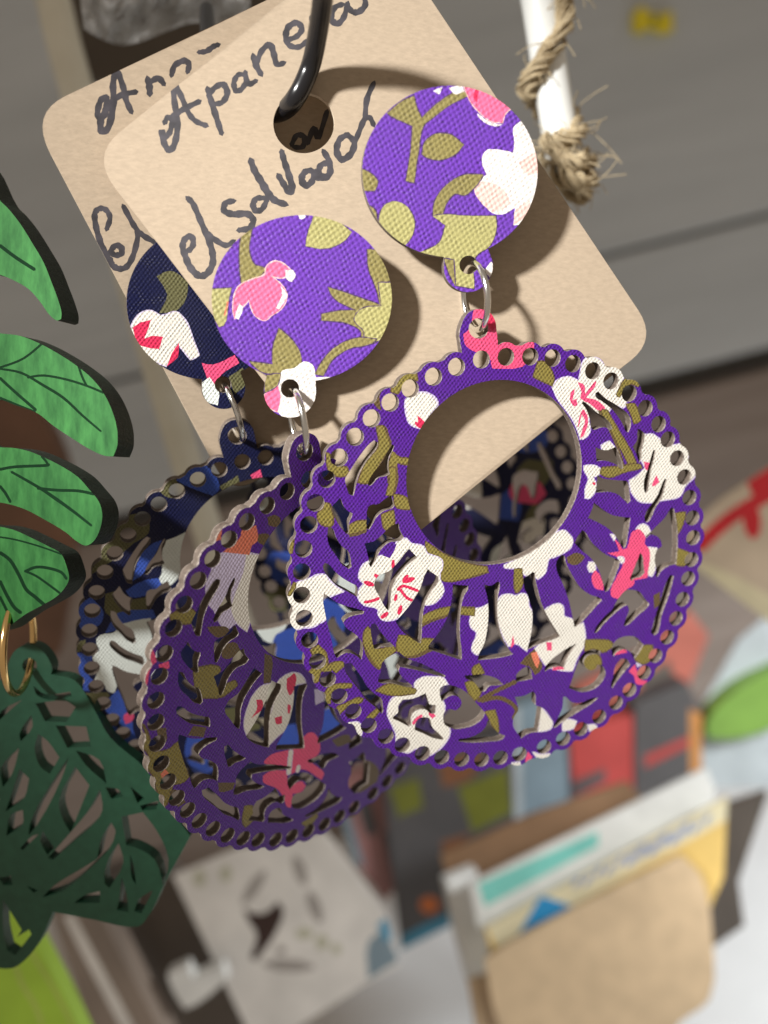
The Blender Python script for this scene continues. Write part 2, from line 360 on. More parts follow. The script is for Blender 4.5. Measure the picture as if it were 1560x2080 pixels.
CUTS = [
 [(760,894),(768,899),(767,907),(745,936),(729,965),(720,1000),(718,1007),(709,1004),(703,985),(701,973),(707,962),(735,920),(750,902)],
 [(797.5,902),(801,906),(797,917),(791,928),(789,953),(792,963),(784,967),(768,971),(754,986),(749,987),(747.5,983),(757,962),(776,938),(790,912)],
 cC((680,315),(695,345),(715,400),(760,455),(810,480),(805,520),(780,570),(775,690),(750,700),(700,650),(640,560),(600,470),(595,410),(640,360)),
 cC((555,620),(600,640),(640,740),(700,830),(765,880),(790,950),(800,1050),(770,1070),(700,1020),(640,930),(570,830),(545,740)),
 cC((1220,290),(1255,400),(1230,430),(1150,455),(1070,520),(1010,620),(985,655),(960,640),(960,540),(975,420),(1010,390),(1080,385),(1140,340)),
 cC((1300,590),(1310,650),(1355,735),(1320,770),(1200,790),(1110,870),(1040,1010),(1010,1050),(990,1030),(980,960),(940,800),(1040,775),(1130,700),(1180,650),(1250,600)),
 cC((1410,855),(1440,890),(1500,950),(1440,990),(1330,1100),(1260,1200),(1225,1300),(1210,1450),(1190,1510),(1160,1480),(1100,1370),(1040,1230),(1090,1140),(1200,1090),(1300,990),(1370,900)),
 cC((520,1005),(560,1020),(620,1090),(700,1160),(800,1220),(855,1250),(865,1340),(855,1365),(760,1310),(650,1250),(560,1160),(510,1090),(500,1040)),
 cC((510,1330),(560,1360),(640,1420),(740,1460),(860,1490),(935,1515),(925,1545),(800,1570),(735,1605),(715,1635),(745,1690),(810,1735),(870,1785),(912,1845),(920,1960),(905,2030),(855,1990),(800,1962),(730,1962),(650,2010),(635,2000),(590,1820),(545,1650),(515,1500),(500,1400)),
 cD((1010,245),(1050,245),(1100,320),(1180,410),(1250,480),(1210,490),(1120,490),(1060,510),(1035,505),(1025,440),(1005,330)),
 cD((720,665),(800,660),(850,730),(920,830),(960,900),(1040,980),(1120,1040),(1130,1090),(1135,1170),(1120,1195),(1060,1130),(960,1050),(880,940),(800,840),(730,730)),
 cD((1300,540),(1384,606),(1544,666),(1664,726),(1794,791),(1784,811),(1704,791),(1494,736),(1314,700),(1300,740),(1340,810),(1430,885),(1450,905),(1410,915),(1240,875),(1090,865),(1080,850),(1110,750),(1130,650),(1200,590)),
 cQ((255,290),(290,320),(370,375),(365,430),(300,520),(240,620),(210,730),(195,860),(190,1000),(180,1075),(150,1065),(60,1005),(-40,920),(-87,845),(0,750),(100,620),(180,480),(215,370)),
 cQ((520,450),(600,460),(680,465),(680,500),(640,570),(610,680),(595,830),(595,1000),(615,1200),(610,1250),(570,1240),(450,1200),(260,1140),(265,1100),(340,1000),(430,870),(490,700),(515,560)),
 cQ((850,455),(925,465),(990,425),(1015,430),(1015,480),(1000,560),(990,680),(1000,850),(1040,1000),(1100,1120),(1155,1190),(1130,1200),(1000,1230),(780,1255),(790,1200),(850,1080),(885,900),(895,750),(885,600),(860,500)),
 cG((220,530),(245,540),(250,610),(270,700),(310,850),(380,1000),(470,1150),(510,1210),(470,1230),(300,1290),(160,1350),(180,1280),(210,1120),(215,950),(190,860),(160,760),(130,700),(120,600),(170,565)),
 cG((525,345),(555,360),(570,430),(640,570),(720,690),(830,770),(940,810),(950,830),(900,880),(800,990),(690,1100),(660,1110),(650,1060),(630,960),(590,800),(530,640),(470,500),(470,420)),
 cG((745,85),(775,110),(830,200),(920,290),(1000,350),(1140,405),(1140,430),(1100,550),(1060,650),(1010,730),(980,740),(970,690),(920,520),(830,380),(720,290),(660,220),(690,160)),
 cG((1355,325),(1380,360),(1390,450),(1400,540),(1360,580),(1290,600),(1260,625),(1245,600),(1290,490)),
 cG((1210,720),(1290,720),(1350,740),(1400,810),(1450,860),(1440,890),(1340,980),(1220,1090),(1180,1100),(1190,1050),(1235,930),(1220,880),(1170,900),(1060,990),(960,1090),(890,1170),(865,1175),(880,1130),(960,1020),(1060,920),(1110,830),(1170,750)),
 cH((330,75),(380,110),(470,125),(590,135),(640,140),(660,180),(670,260),(680,350),(650,380),(610,340),(540,280),(450,255),(370,260),(310,265),(320,180)),
 cH((295,370),(330,395),(400,450),(490,500),(600,520),(680,525),(670,600),(650,720),(630,830),(610,855),(580,820),(520,720),(440,640),(340,580),(230,530),(260,470)),
 [(1327,913.5),(1331.7,915.4),(1329,931),(1323,954),(1320,975),(1318,988),(1315,1000),(1310.6,1002),(1308,994),(1308.6,975),(1315,955),(1322,930)],
 cH((1040,115),(1065,125),(1045,200),(1020,300),(940,430),(880,560),(850,580),(830,560),(835,490),(900,390),(960,300),(1010,180)),
 cT((340,495),(420,570),(520,630),(620,700),(660,740),(685,800),(680,870),(660,925),(630,920),(610,870),(560,780),(480,680),(380,600),(310,550),(310,510)),
 cT((185,600),(240,640),(330,720),(410,770),(470,840),(490,890),(450,910),(430,880),(370,875),(290,900),(265,880),(250,790),(210,680),(165,620)),
 cT((310,1080),(350,1100),(430,1115),(520,1080),(540,1100),(570,1180),(600,1270),(600,1310),(570,1310),(530,1270),(450,1235),(370,1225),(320,1235),(315,1150)),
 cT((760,885),(800,910),(830,940),(825,1010),(800,1120),(790,1220),(770,1250),(740,1150),(705,1080),(750,1000),(750,930)),
 cH((1110,420),(1140,430),(1170,600),(1180,780),(1165,1020),(1090,1035),(1010,1090),(970,1150),(945,1150),(950,1080),(935,960),(960,870),(1010,830),(1000,770),(950,720),(890,705),(845,745),(840,725),(880,690),(950,620),(1040,530)),
 [(1361,1167),(1369,1170),(1363,1196),(1354,1223),(1344,1250),(1336,1285),(1329,1291),(1322,1285),(1330,1255),(1341,1220),(1352,1185)],
 cF((1090,10),(1200,-40),(1310,-30),(1390,50),(1340,140),(1290,200),(1250,130),(1190,100),(1120,120),(1070,175),(1050,120)),
 cF((1150,195),(1210,200),(1250,260),(1200,320),(1120,420),(1060,510),(1045,490),(1070,380),(1090,280)),
 cF((600,510),(640,400),(680,280),(720,190),(770,130),(850,100),(930,110),(935,160),(860,150),(790,175),(760,230),(780,290),(830,320),(880,300),(900,260),(950,270),(990,350),(960,430),(880,510),(740,550)),
 cF((160,275),(200,320),(215,410),(150,425),(40,445),(50,360),(100,310)),
 cF((680,35),(640,100),(590,190),(550,290),(500,280),(430,290),(340,335),(360,270),(440,190),(560,100)),
 cF((30,600),(120,590),(220,540),(245,570),(250,690),(310,710),(300,800),(275,970),(170,990),(95,1040),(60,990),(15,910),(20,820),(65,740)),
 cF((540,600),(570,600),(620,650),(710,665),(860,610),(910,610),(870,650),(700,760),(560,850),(450,930),(430,920),(480,830),(530,720)),
 cE((590,510),(640,480),(740,485),(860,545),(960,650),(1070,770),(1040,830),(950,900),(830,935),(740,940),(640,890),(625,820),(640,760),(690,730),(760,740),(810,700),(815,640),(780,600),(720,585),(650,620),(610,650),(590,580)),
 cE((440,560),(460,620),(480,680),(550,690),(540,770),(500,780),(440,735),(370,735),(310,770),(285,830),(290,900),(260,915),(180,870),(90,830),(100,810),(150,760),(150,700),(200,630),(300,620),(380,590)),
 cE((430,815),(480,830),(510,920),(570,980),(635,1040),(620,1055),(520,1035),(420,990),(325,950),(330,890),(370,830)),
 cE((1110,830),(1130,900),(1210,980),(1280,1010),(1250,1050),(1100,1075),(900,1085),(785,1070),(790,1045),(900,1030),(1010,980),(1080,900),(1095,850)),
 cE((850,375),(940,370),(1010,365),(1120,380),(1210,420),(1260,470),(1200,480),(1110,490),(1060,545),(1020,545),(990,490),(940,440),(870,410)),
]
TAB = [(941,722),(938,706),(933,684),(938,658),(951,636),(973,628),(996,636),(1007,655),(1009,681),(1007,703),(1006,722)]
PR = Plane([S * x for x in (0.13588235, 0.05470588, 1.0)], (0.9657929, -0.06266196, 0.25162978), (0, 0.970364832, 0.24164456))
cu = (0.01493933 * S, 0.01530572 * S); rimr = 0.2525831 * S; px1 = S / F
def design():
    rim = np.array(PR.loop(RIM))
    # even the hole circle out: hand-read centres drawn halfway to the true circle
    for i in range(len(rim)):
        d = rim[i] - cu; r = np.hypot(*d); rim[i] = cu + d / r * (0.4 * r + 0.6 * rimr)
    tb = np.array(smooth(PR.loop(TAB), 6))
    segs = np.roll(tb, -1, 0) - tb
    out = []
    for k in range(1500):
        a = 2 * math.pi * k / 1500; d = np.array((math.cos(a), math.sin(a)))
        best = rimr + 19.5 * px1
        q = rim - cu; b = q @ d; c = (q * q).sum(1) - (27.5 * px1) ** 2; disc = b * b - c
        ok = (disc > 0) & (b > 0)
        if ok.any(): best = max(best, (b[ok] + np.sqrt(disc[ok])).max())
        P = tb - cu; den = d[0] * segs[:, 1] - d[1] * segs[:, 0]
        t = (P[:, 0] * segs[:, 1] - P[:, 1] * segs[:, 0]) / (den + 1e-15); s = (P[:, 0] * d[1] - P[:, 1] * d[0]) / (den + 1e-15)
        g = (s >= 0) & (s <= 1) & (t > 0)
        if g.any(): best = max(best, t[g].max())
        out.append(tuple(cu + d * best))
    holes = [circle(p[0], p[1], 17.2 * px1, n=18) for p in rim]
    holes.append(PR.loop(circle(972, 667, 20, 21, n=20)))
    cc = PR.hit((1004, 960)); holes.append(circle(-0.00525 * S, -0.1015 * S, 0.1095 * S, n=96))
    cuts = [smooth(PR.loop(c), 4, 0.95) for c in CUTS]
    return out, holes + cuts
DOUT, DHOLES = design()

def grow(lp, d):
    P = np.array(lp); a = np.roll(P, 1, 0); b = np.roll(P, -1, 0)
    area = (P[:, 0] * b[:, 1] - b[:, 0] * P[:, 1]).sum(); t = b - a
    n = np.c_[t[:, 1], -t[:, 0]] / (np.hypot(t[:, 0], t[:, 1])[:, None] + 1e-12)
    return [tuple(p) for p in P + n * d * (1 if area > 0 else -1)]
def prints_on(plane, spec, sub=3, jit=0.7):
    out = []
    for mt, lp in spec:
        q = smooth(plane.loop(lp), sub, 1.2)
        halo = {'olive': ('brown', 2.6), 'cream': ('lilac', 2.2), 'solive': ('sdark', 2.0), 'slime': ('sdark', 1.6), 'spink': ('sblush', 1.6)}.get(mt)
        if halo: out.append((rough_edge(grow(q, halo[1] * px1), jit * px1 * 0.8), halo[0]))
        out.append((rough_edge(q, jit * px1 * 0.8), mt))
    return out
def st(mt, c, w, *pts): return (mt, stroke(c(*pts), w))

# ------------------------------------------------------------------ prints
P_RIGHT = [
 ('lilac', cA((10,690),(55,640),(205,595),(320,640),(372,740),(290,845),(180,1000),(85,968),(30,900),(10,780))),
 ('cream', cA((22,690),(65,655),(200,610),(305,655),(352,740),(285,830),(180,985),(95,955),(45,900),(28,780))),
 ('red', cA((150,850),(200,900),(230,930),(180,990),(130,960),(115,910),(150,930))),
 ('cream', z2((380,520),(420,470),(480,455),(550,480),(560,420),(580,350),(620,325),(680,345),(720,385),(780,375),(820,400),(830,460),(800,540),(830,570),(850,620),(830,650),(770,625),(730,680),(690,690),(640,680),(610,720),(620,790),(600,830),(560,850),(530,760),(480,680),(420,600))),
 ('pink', cT((120,390),(190,430),(200,520),(310,380),(320,400),(250,510),(210,560),(320,590),(410,670),(400,700),(330,690),(240,620),(180,590),(150,560),(160,500))),
 ('pink', cT((180,680),(220,740),(230,820),(190,950),(150,990),(170,900),(200,800),(165,740),(130,870),(122,870),(150,730))),
 ('pink', cT((50,500),(90,470),(80,540),(65,590),(110,570),(120,640),(80,655),(45,600))),
 ('cream', z2((960,820),(1020,820),(1060,850),(1130,890),(1200,880),(1250,930),(1240,970),(1290,1020),(1290,1070),(1220,1150),(1190,1210),(1100,1230),(1000,1250),(930,1240),(880,1180),(870,1110),(920,1080),(970,1030),(940,960))),
 ('pink', z2((960,990),(1000,1000),(990,1050),(970,1040))), ('pink', z2((1040,1075),(1060,1120),(1020,1150),(1010,1140))),
 ('cream', z2((690,890),(740,860),(775,900),(750,920),(700,915))),
 ('cream', z2((580,1020),(640,1015),(700,1045),(670,1075),(640,1090),(660,1150),(620,1220),(590,1220),(590,1170),(610,1100),(585,1050))),
 ('red', z2((632,1125),(650,1122),(656,1136),(640,1142))),
 ('lilac', [(632,1171),(660,1165),(670,1176),(685,1190),(701,1201),(674,1213),(663,1216),(664,1258),(651,1267),(635,1276),(620,1277),(600,1280)]),
 ('cream', [(632,1174),(660,1168),(668,1179),(683,1192),(697,1202),(672,1210),(660,1215),(661,1257),(650,1264),(635,1272),(620,1274),(600,1278),(590,1268),(583,1245),(582,1215),(590,1195),(600,1185),(615,1180)]),
 ('olive', cQ((230,0),(330,70),(420,130),(550,190),(700,240),(880,270),(880,320),(750,360),(600,400),(480,420),(400,400),(390,280),(380,180),(250,100))),
 ('brown', cQ((880,270),(905,330),(760,375),(600,415),(480,435),(400,410),(480,420),(600,400),(750,360),(880,320))),
 ('cream', [(825,1094),(835,1104),(860,1110),(868,1125),(887,1131),(897,1138),(898,1154),(893,1165),(895,1181),(901,1196),(897,1210),(885,1223),(866,1229),(850,1225),(839,1235),(806,1256),(779,1260),(769,1249),(768,1237),(741,1229),(729,1217),(729,1200),(739,1186),(729,1173),(731,1160),(739,1146),(754,1138),(772,1129),(793,1132),(802,1115),(806,1102)]),
 ('purple', cC((1280,800),(1255,870),(1210,955),(1130,930),(1190,860))),
 st('red', cC, 5, (1240,980),(1240,1060)), st('red', cC, 6, (1050,1130),(1090,1170)), st('red', cC, 6, (940,1210),(1030,1240)), st('red', cC, 6, (940,1420),(1010,1410),(1090,1380)),
 st('red', cC, 6, (1350,1205),(1390,1140)), st('red', cC, 6, (1350,1205),(1460,1170)), st('red', cC, 6, (1290,1290),(1350,1250),(1500,1300)), st('red', cC, 6, (1320,1290),(1380,1370),(1440,1400)), st('red', cC, 5, (1275,1345),(1260,1400)),
 st('red', cD, 6, (1300,140),(1325,60)), st('red', cD, 6, (1120,180),(1180,130)),
 ('olive', cQ((1180,285),(1260,330),(1240,420),(1220,520),(1180,540),(1190,400))),
 ('cream', [(1144,1077),(1155,1085),(1163,1097),(1159,1112),(1144,1123),(1126,1131),(1115,1135),(1112,1145),(1107,1164),(1092,1176),(1084,1170),(1073,1170),(1061,1164),(1051,1156),(1040,1154),(1026,1153),(1024,1149),(1060,1130),(1110,1095)]),
 ('cream', cQ((700,830),(740,710),(820,700),(890,660),(900,760),(885,950),(850,1090),(785,1200),(740,1170),(720,1120),(770,1000),(770,960),(710,900))),
 ('cream', cQ((990,640),(1040,570),(1130,560),(1170,575),(1270,550),(1310,590),(1320,680),(1355,740),(1355,900),(1300,1160),(1180,1075),(1110,1110),(1050,1000),(1000,850))),
 ('pink', cQ((1150,990),(1170,1080),(1130,1130))),
 ('cream', [(1106,1239),(1123,1229),(1136,1227),(1144,1233),(1146,1252),(1163,1258),(1171,1271),(1184,1265),(1188,1287),(1188,1308),(1173,1335),(1163,1362),(1145,1362),(1125,1358),(1108,1350),(1096,1333),(1086,1318),(1120,1290)]),
 ('pink', cG((360,1270),(420,1270),(420,1360),(370,1360))), ('pink', cF((430,290),(530,280),(560,310),(430,320))),
 ('lilac', cE((320,450),(400,390),(520,378),(630,395),(685,470),(600,500),(600,600),(640,700),(630,850),(702,930),(702,1000),(660,1085),(565,1180),(480,1232),(430,1140),(330,1150),(250,1200),(130,1140),(118,1000),(78,900),(30,790),(40,690),(80,610),(200,570),(330,550))),
 ('cream', cE((330,450),(400,400),(520,390),(620,400),(670,470),(590,500),(600,600),(640,700),(630,850),(690,930),(690,1000),(650,1080),(560,1170),(480,1220),(430,1140),(330,1150),(250,1190),(140,1140),(130,1000),(90,900),(40,790),(50,690),(90,620),(200,580),(330,560))),
 st('pink', cE, 6, (310,885),(340,840),(395,800)), ('pink', cE((470,770),(510,765),(550,805),(510,830),(480,800))),
 ('cream', cD((770,1290),(880,1290),(910,1400),(890,1440),(830,1390))),
 ('cream', cF((310,710),(380,800),(430,890),(400,940),(280,970))), ('cream', cF((540,870),(580,840),(680,860),(650,930),(540,960))),
 ('cream', cF((800,900),(880,900),(900,930),(820,960))), ('cream', cF((220,1180),(290,1210),(400,1200),(410,1260),(290,1260))), ('cream', cF((0,1300),(80,1290),(90,1330),(0,1340))),
 ('pink', cF((170,1180),(220,1240),(150,1310),(140,1270))),
 ('pink', [(941,678),(951,671),(964,622),(1010,630),(1012,700),(1022,684),(1060,680),(1082,688),(1085,706),(1077,726),(1061,745),(1000,748),(993,726),(961,713),(945,700)]),
 ('red', [(985,630),(1004,634),(1010,660),(1000,672),(990,655)]),
 ('cream', cH((740,640),(800,598),(860,620),(892,690),(850,730))), ('cream', cH((840,840),(960,850),(945,960),(935,1080),(905,1145),(860,1120),(880,950))),
 ('pink', cH((690,690),(760,650),(840,730),(830,800),(875,860),(885,950),(865,1100),(860,1160),(720,1190),(720,1230),(640,1290),(560,1390),(480,1360),(470,1290),(540,1140),(600,1020),(580,960),(500,930),(430,900),(520,890),(560,880),(520,780),(490,730),(560,800),(600,860),(640,850))),
 ('cream', cH((545,945),(600,950),(612,985),(590,1010))),
 ('cream', cH((240,1000),(300,1000),(310,1090),(250,1100),(230,1050))), ('pink', cH((300,1080),(350,1120),(395,1260),(395,1295),(300,1270),(270,1150))),
 ('cream', cH((470,700),(520,720),(510,770))),
 ('pink', cF((1080,160),(1120,110),(1200,100),(1215,130),(1130,150))), ('pink', cF((1230,330),(1300,260),(1330,350),(1370,420),(1430,430),(1400,470),(1310,460),(1290,380))), ('lilac', cF((1310,240),(1350,230),(1370,270),(1320,290))),
 ('olive', cB((1250,470),(1360,380),(1470,400),(1500,480),(1400,470),(1330,560),(1290,620),(1220,600))), ('brown', cB((1040,640),(1110,540),(1140,550),(1100,660),(1120,800),(1090,790),(1040,730))),
 ('olive', cB((1065,970),(1130,960),(1180,1080),(1215,1160),(1100,1350),(990,1570),(870,1560),(960,1340),(1090,1180))),
 ('brown', cB((1130,960),(1155,960),(1205,1080),(1225,1150),(1210,1170),(1180,1080))),
 ('olive', cB((1235,1230),(1290,1290),(1405,1310),(1395,1370),(1280,1350),(1260,1560),(1195,1560),(1195,1400))), ('olive', cC((1195,0),(1260,0),(1265,130),(1230,290),(1170,290),(1210,120))),
 ('brown', cC((1265,0),(1290,0),(1295,130),(1262,270),(1240,270),(1268,130))),
 ('olive', cB((540,1240),(580,1280),(580,1350),(680,1390),(750,1400),(760,1460),(720,1490),(590,1470),(550,1400))),
 ('olive', cC((520,370),(570,390),(600,500),(600,600),(560,620),(460,570),(450,480),(500,440))), ('brown', cC((560,375),(585,390),(620,500),(615,600),(595,600),(598,500))),
 ('olive', cC((785,610),(860,570),(955,560),(955,650),(860,680),(775,700))), ('brown', cC((775,700),(860,680),(955,650),(960,680),(860,720),(775,735))),
 ('olive', cC((1120,500),(1240,450),(1250,600),(1180,670),(1140,620))), ('olive', cC((1250,285),(1380,320),(1415,440),(1290,420),(1260,380))),
 ('olive', cQ((200,800),(330,730),(490,690),(475,760),(330,810),(190,870))), ('olive', cQ((600,700),(745,700),(745,780),(600,760))), ('brown', cQ((600,680),(745,690),(745,705),(600,705))), ('brown', cQ((200,870),(330,812),(470,765),(465,790),(330,840),(190,905))),
 ('olive', cD((940,330),(970,280),(1010,330),(1030,480),(1070,510),(1240,490),(1270,530),(1180,600),(1130,650),(1100,720),(1040,660),(980,560),(930,450))), ('brown', cD((930,450),(980,560),(1040,660),(1100,722),(1085,735),(1010,670),(950,570),(915,460))),
 ('olive', cQ((-50,990),(80,1010),(180,1070),(200,1030),(320,1030),(250,1140),(130,1200),(-20,1220),(-70,1120))), ('brown', cQ((250,1140),(320,1150),(130,1230),(-20,1235),(-20,1215),(130,1195))),
 ('olive', cD((370,520),(450,470),(530,560),(550,700),(580,670),(700,650),(725,680),(640,760),(590,720),(570,770),(500,740),(470,750),(450,850),(380,870),(360,750),(450,690))),
 ('olive', cD((550,930),(620,890),(800,880),(800,910),(700,930),(600,960),(570,1090),(510,1060))), ('olive', cD((660,1120),(740,1090),(860,1030),(920,1040),(900,1070),(760,1120),(680,1190),(640,1170))),
 ('olive', cD((1060,950),(1200,880),(1340,900),(1480,940),(1470,980),(1240,1000))), ('olive', cD((960,1240),(1070,1140),(1100,1160),(1010,1250))),
 ('olive', cE((940,300),(1000,250),(1060,350),(940,370))), ('olive', cE((860,450),(940,440),(1020,550),(1000,600),(960,640),(900,560))),
 st('brown', cE, 9, (1000,640),(1200,530),(1390,440)), st('brown', cE, 9, (1030,640),(1200,610),(1330,660),(1400,740),(1370,830)), ('olive', cE((1070,760),(1170,740),(1200,850),(1210,990),(1130,880),(1100,800))),
 ('brown', cG((580,370),(680,325),(770,370),(720,440),(620,450))), ('olive', cG((30,500),(100,500),(105,680),(50,750),(30,700))),
 ('brown', cF((80,250),(160,160),(240,90),(290,200),(320,260),(300,330),(240,370),(190,290),(150,270))), ('coral', cF((200,140),(260,120),(290,220),(270,300),(240,260))),
 ('olive', cF((780,0),(940,0),(1050,20),(1065,70),(960,130),(930,110),(850,90),(770,120))), ('olive', cF(*circle(850,235,92))),
 ('olive', cF((1300,200),(1400,60),(1480,60),(1490,180),(1400,250),(1330,230))),
 ('olive', cT((620,370),(730,335),(780,400),(760,440),(680,410),(610,480),(560,550),(535,530))), ('olive', cT((635,630),(720,630),(785,800),(720,835),(690,740))),
 st('olive', cT, 15, (400,720),(520,930),(640,1130),(700,1260)), st('brown', cT, 5, (350,700),(460,900),(560,1130),(600,1270)), ('olive', cT((380,1300),(560,1290),(780,1270),(800,1300),(600,1350),(450,1400),(360,1360))),
 ('olive', cH((1160,480),(1260,470),(1230,600),(1185,700))), ('olive', cH((1175,850),(1300,900),(1290,970),(1250,1030),(1165,1025))), ('olive', z2((290,360),(330,360),(390,460),(380,510),(260,450))),
 ('brown', cH((5,950),(80,905),(180,920),(190,965),(100,1010),(15,1010))), ('brown', cH((920,1350),(990,1310),(980,1450),(930,1490))),
 ('olive', cC((150,780),(190,760),(170,900),(140,900))), ('olive', cC((130,1340),(200,1210),(210,1230),(150,1350))),
]
L9, L11, L14, LS, LB = A52(270, 900), A52(270, 1150), A52(270, 1430), A52(450, 1300), A52(520, 1480)
P_LEFT = [
 ('lilac', [(440,1128),(485,1118),(532,1128),(522,1170),(513,1210),(511,1250),(502,1283),(482,1266),(462,1279),(446,1268),(433,1240),(421,1225),(417,1190),(428,1160)]),
 ('cream', [(500,1125),(532,1128),(522,1170),(513,1210),(511,1250),(502,1283),(482,1266),(470,1240),(480,1200),(495,1160)]),
 ('coral', L9((1000,1110),(1130,1000),(1150,920),(1300,870),(1320,960),(1320,1030),(1260,1080),(1230,1180),(950,1150))), ('coral', L9((890,900),(945,890),(930,1020),(870,1040))),
 ('brown', L9((1420,780),(1500,760),(1560,800),(1540,890),(1440,870))), ('brown', L9((1330,960),(1430,960),(1440,1020),(1380,1080),(1320,1040))),
 ('olive', L11((640,1080),(900,1060),(920,1110),(870,1170),(910,1360),(900,1390),(690,1370),(660,1270))), ('olive', L11((390,520),(560,440),(660,500),(640,600),(520,610),(420,580))),
 ('brown', L11((780,640),(980,640),(1040,700),(900,760),(820,700))), ('brown', L11((950,840),(1080,800),(1140,900),(1020,980),(940,960))), ('olive', L11((1000,1240),(1080,1210),(1100,1260),(960,1370),(900,1390))),
 ('brown', L11((1390,920),(1470,960),(1450,1230),(1380,1240))),
 ('pink', L11((200,860),(240,960),(250,1010),(210,1040),(150,1260),(120,1230),(150,1100),(175,980))), ('pink', L11((270,1040),(380,1000),(385,1080),(290,1090))),
 ('olive', L14((90,190),(150,300),(190,420),(250,500),(380,480),(470,400),(500,500),(590,770),(540,820),(420,850),(380,1000),(340,1090),(250,900),(220,760),(140,640),(170,540),(100,430),(140,320))), ('coral', L14((290,740),(340,690),(380,730),(310,780))),
 ('brown', L14((640,230),(780,250),(740,350),(580,330))), ('brown', L14((250,250),(350,250),(350,400),(270,480))),
 ('cream', LS((240,900),(280,700),(350,560),(420,490),(515,460),(490,600),(430,780),(330,930),(270,1010))),
 ('cream', LS((590,450),(680,370),(770,345),(850,380),(890,450),(790,470),(780,600),(760,800),(700,920),(600,1010),(490,1120),(460,1040),(480,900),(550,700))),
 ('red', LS((370,630),(430,640),(440,730),(310,830),(370,740))), ('red', LS((690,410),(770,350),(790,400),(750,560),(720,590),(690,520))), ('red', LS((560,820),(640,800),(640,880),(580,890))), ('red', LS((700,680),(730,690),(720,780),(700,770))),
 ('lilac', LS((980,520),(1060,530),(1090,640),(990,690))),
 ('pink', LB((90,340),(170,270),(330,230),(500,200),(490,100),(560,40),(630,60),(680,220),(650,280),(550,330),(640,400),(720,480),(690,540),(600,480),(490,430),(330,500),(330,600),(400,580),(480,555),(525,600),(490,660),(390,690),(370,830),(330,830),(290,720),(200,620),(80,570),(70,500),(150,450),(330,440),(330,400),(90,370))),
 st('cream', LB, 7, (370,240),(360,330),(345,470)), st('cream', LB, 5, (450,400),(440,450)),
 ('brown', LB((1010,380),(1150,330),(1300,440),(1280,560),(1090,680),(1000,600))), ('brown', LB((800,120),(980,60),(1010,140),(860,190))), ('olive', LB((480,1000),(640,900),(650,930),(560,1040))),
 ('brown', LB((980,920),(1080,900),(1080,950),(960,980))), ('brown', L14((900,830),(1080,830),(1060,900),(920,930))), ('olive', L14((1180,1080),(1260,1080),(1260,1240),(1190,1300),(1160,1240))), ('brown', L14((380,930),(440,900),(560,1040),(480,1090))),
]

# ------------------------------------------------------------------ purple pair on the front card
TH = 0.00138
PL = Plane([S * x for x in (-0.06760791, 0.17433392, 1.04872739)], (0.756, -0.2312, 0.6124), (-0.0141, 0.9296, 0.3684))
SN = 0.99
PN = Plane([S * SN * x for x in (-0.1522415, 0.15194833, 1.14171232)], (0.94849, -0.11023, 0.29702), (-0.00505, 0.93214, 0.36207))
def tagplane(c, tx=0.15, ty=0.21, px=912, py=350):
    X, Y = (px - 780) / F, (py - 1040) / F
    return Plane.tilt(px, py, S * c / (1 - tx * X - ty * Y), tx, ty)
PS = tagplane(0.968)            # faces of the purple studs
PT = tagplane(0.985, 0.15, 0.10)            # front card
PS2 = tagplane(1.084, 0.34, 0.27)           # face of the navy stud
PT2 = tagplane(1.134, 0.34, 0.27)           # second card

def stud(plane, cx, cy, rx, ry, tab, tabhole, prints, base, mat_edge='wood', rot=0.0):
    n = 140; out = []
    c = np.array(plane.hit((cx, cy))); body = np.array(plane.loop(circle(cx, cy, rx, ry, 160, rot)))
    tb = np.array(plane.loop(circle(*tab, n=60)))
    ctr = c
    def polar(poly):
        q = poly - ctr; return np.arctan2(q[:, 1], q[:, 0]), np.hypot(q[:, 0], q[:, 1])
    tc_ = tb.mean(0) - ctr; tr = np.hypot(*(tb[0] - tb.mean(0)))
    ab, rb = polar(body); o = np.argsort(ab); ab, rb = ab[o], rb[o]
    for a in np.linspace(-math.pi, math.pi, 420, endpoint=False):
        r = np.interp(a, ab, rb, period=2 * math.pi); d = np.array((math.cos(a), math.sin(a)))
        b = tc_ @ d; disc = b * b - (tc_ @ tc_ - tr * tr)
        if b > 0 and disc > 0: r = max(r, b + math.sqrt(disc))
        out.append(tuple(ctr + d * r))
    return out, [plane.loop(circle(*tabhole, n=24))], prints_on(plane, prints, 4)
s7, s8 = A312(400, 420), A312(700, 150)
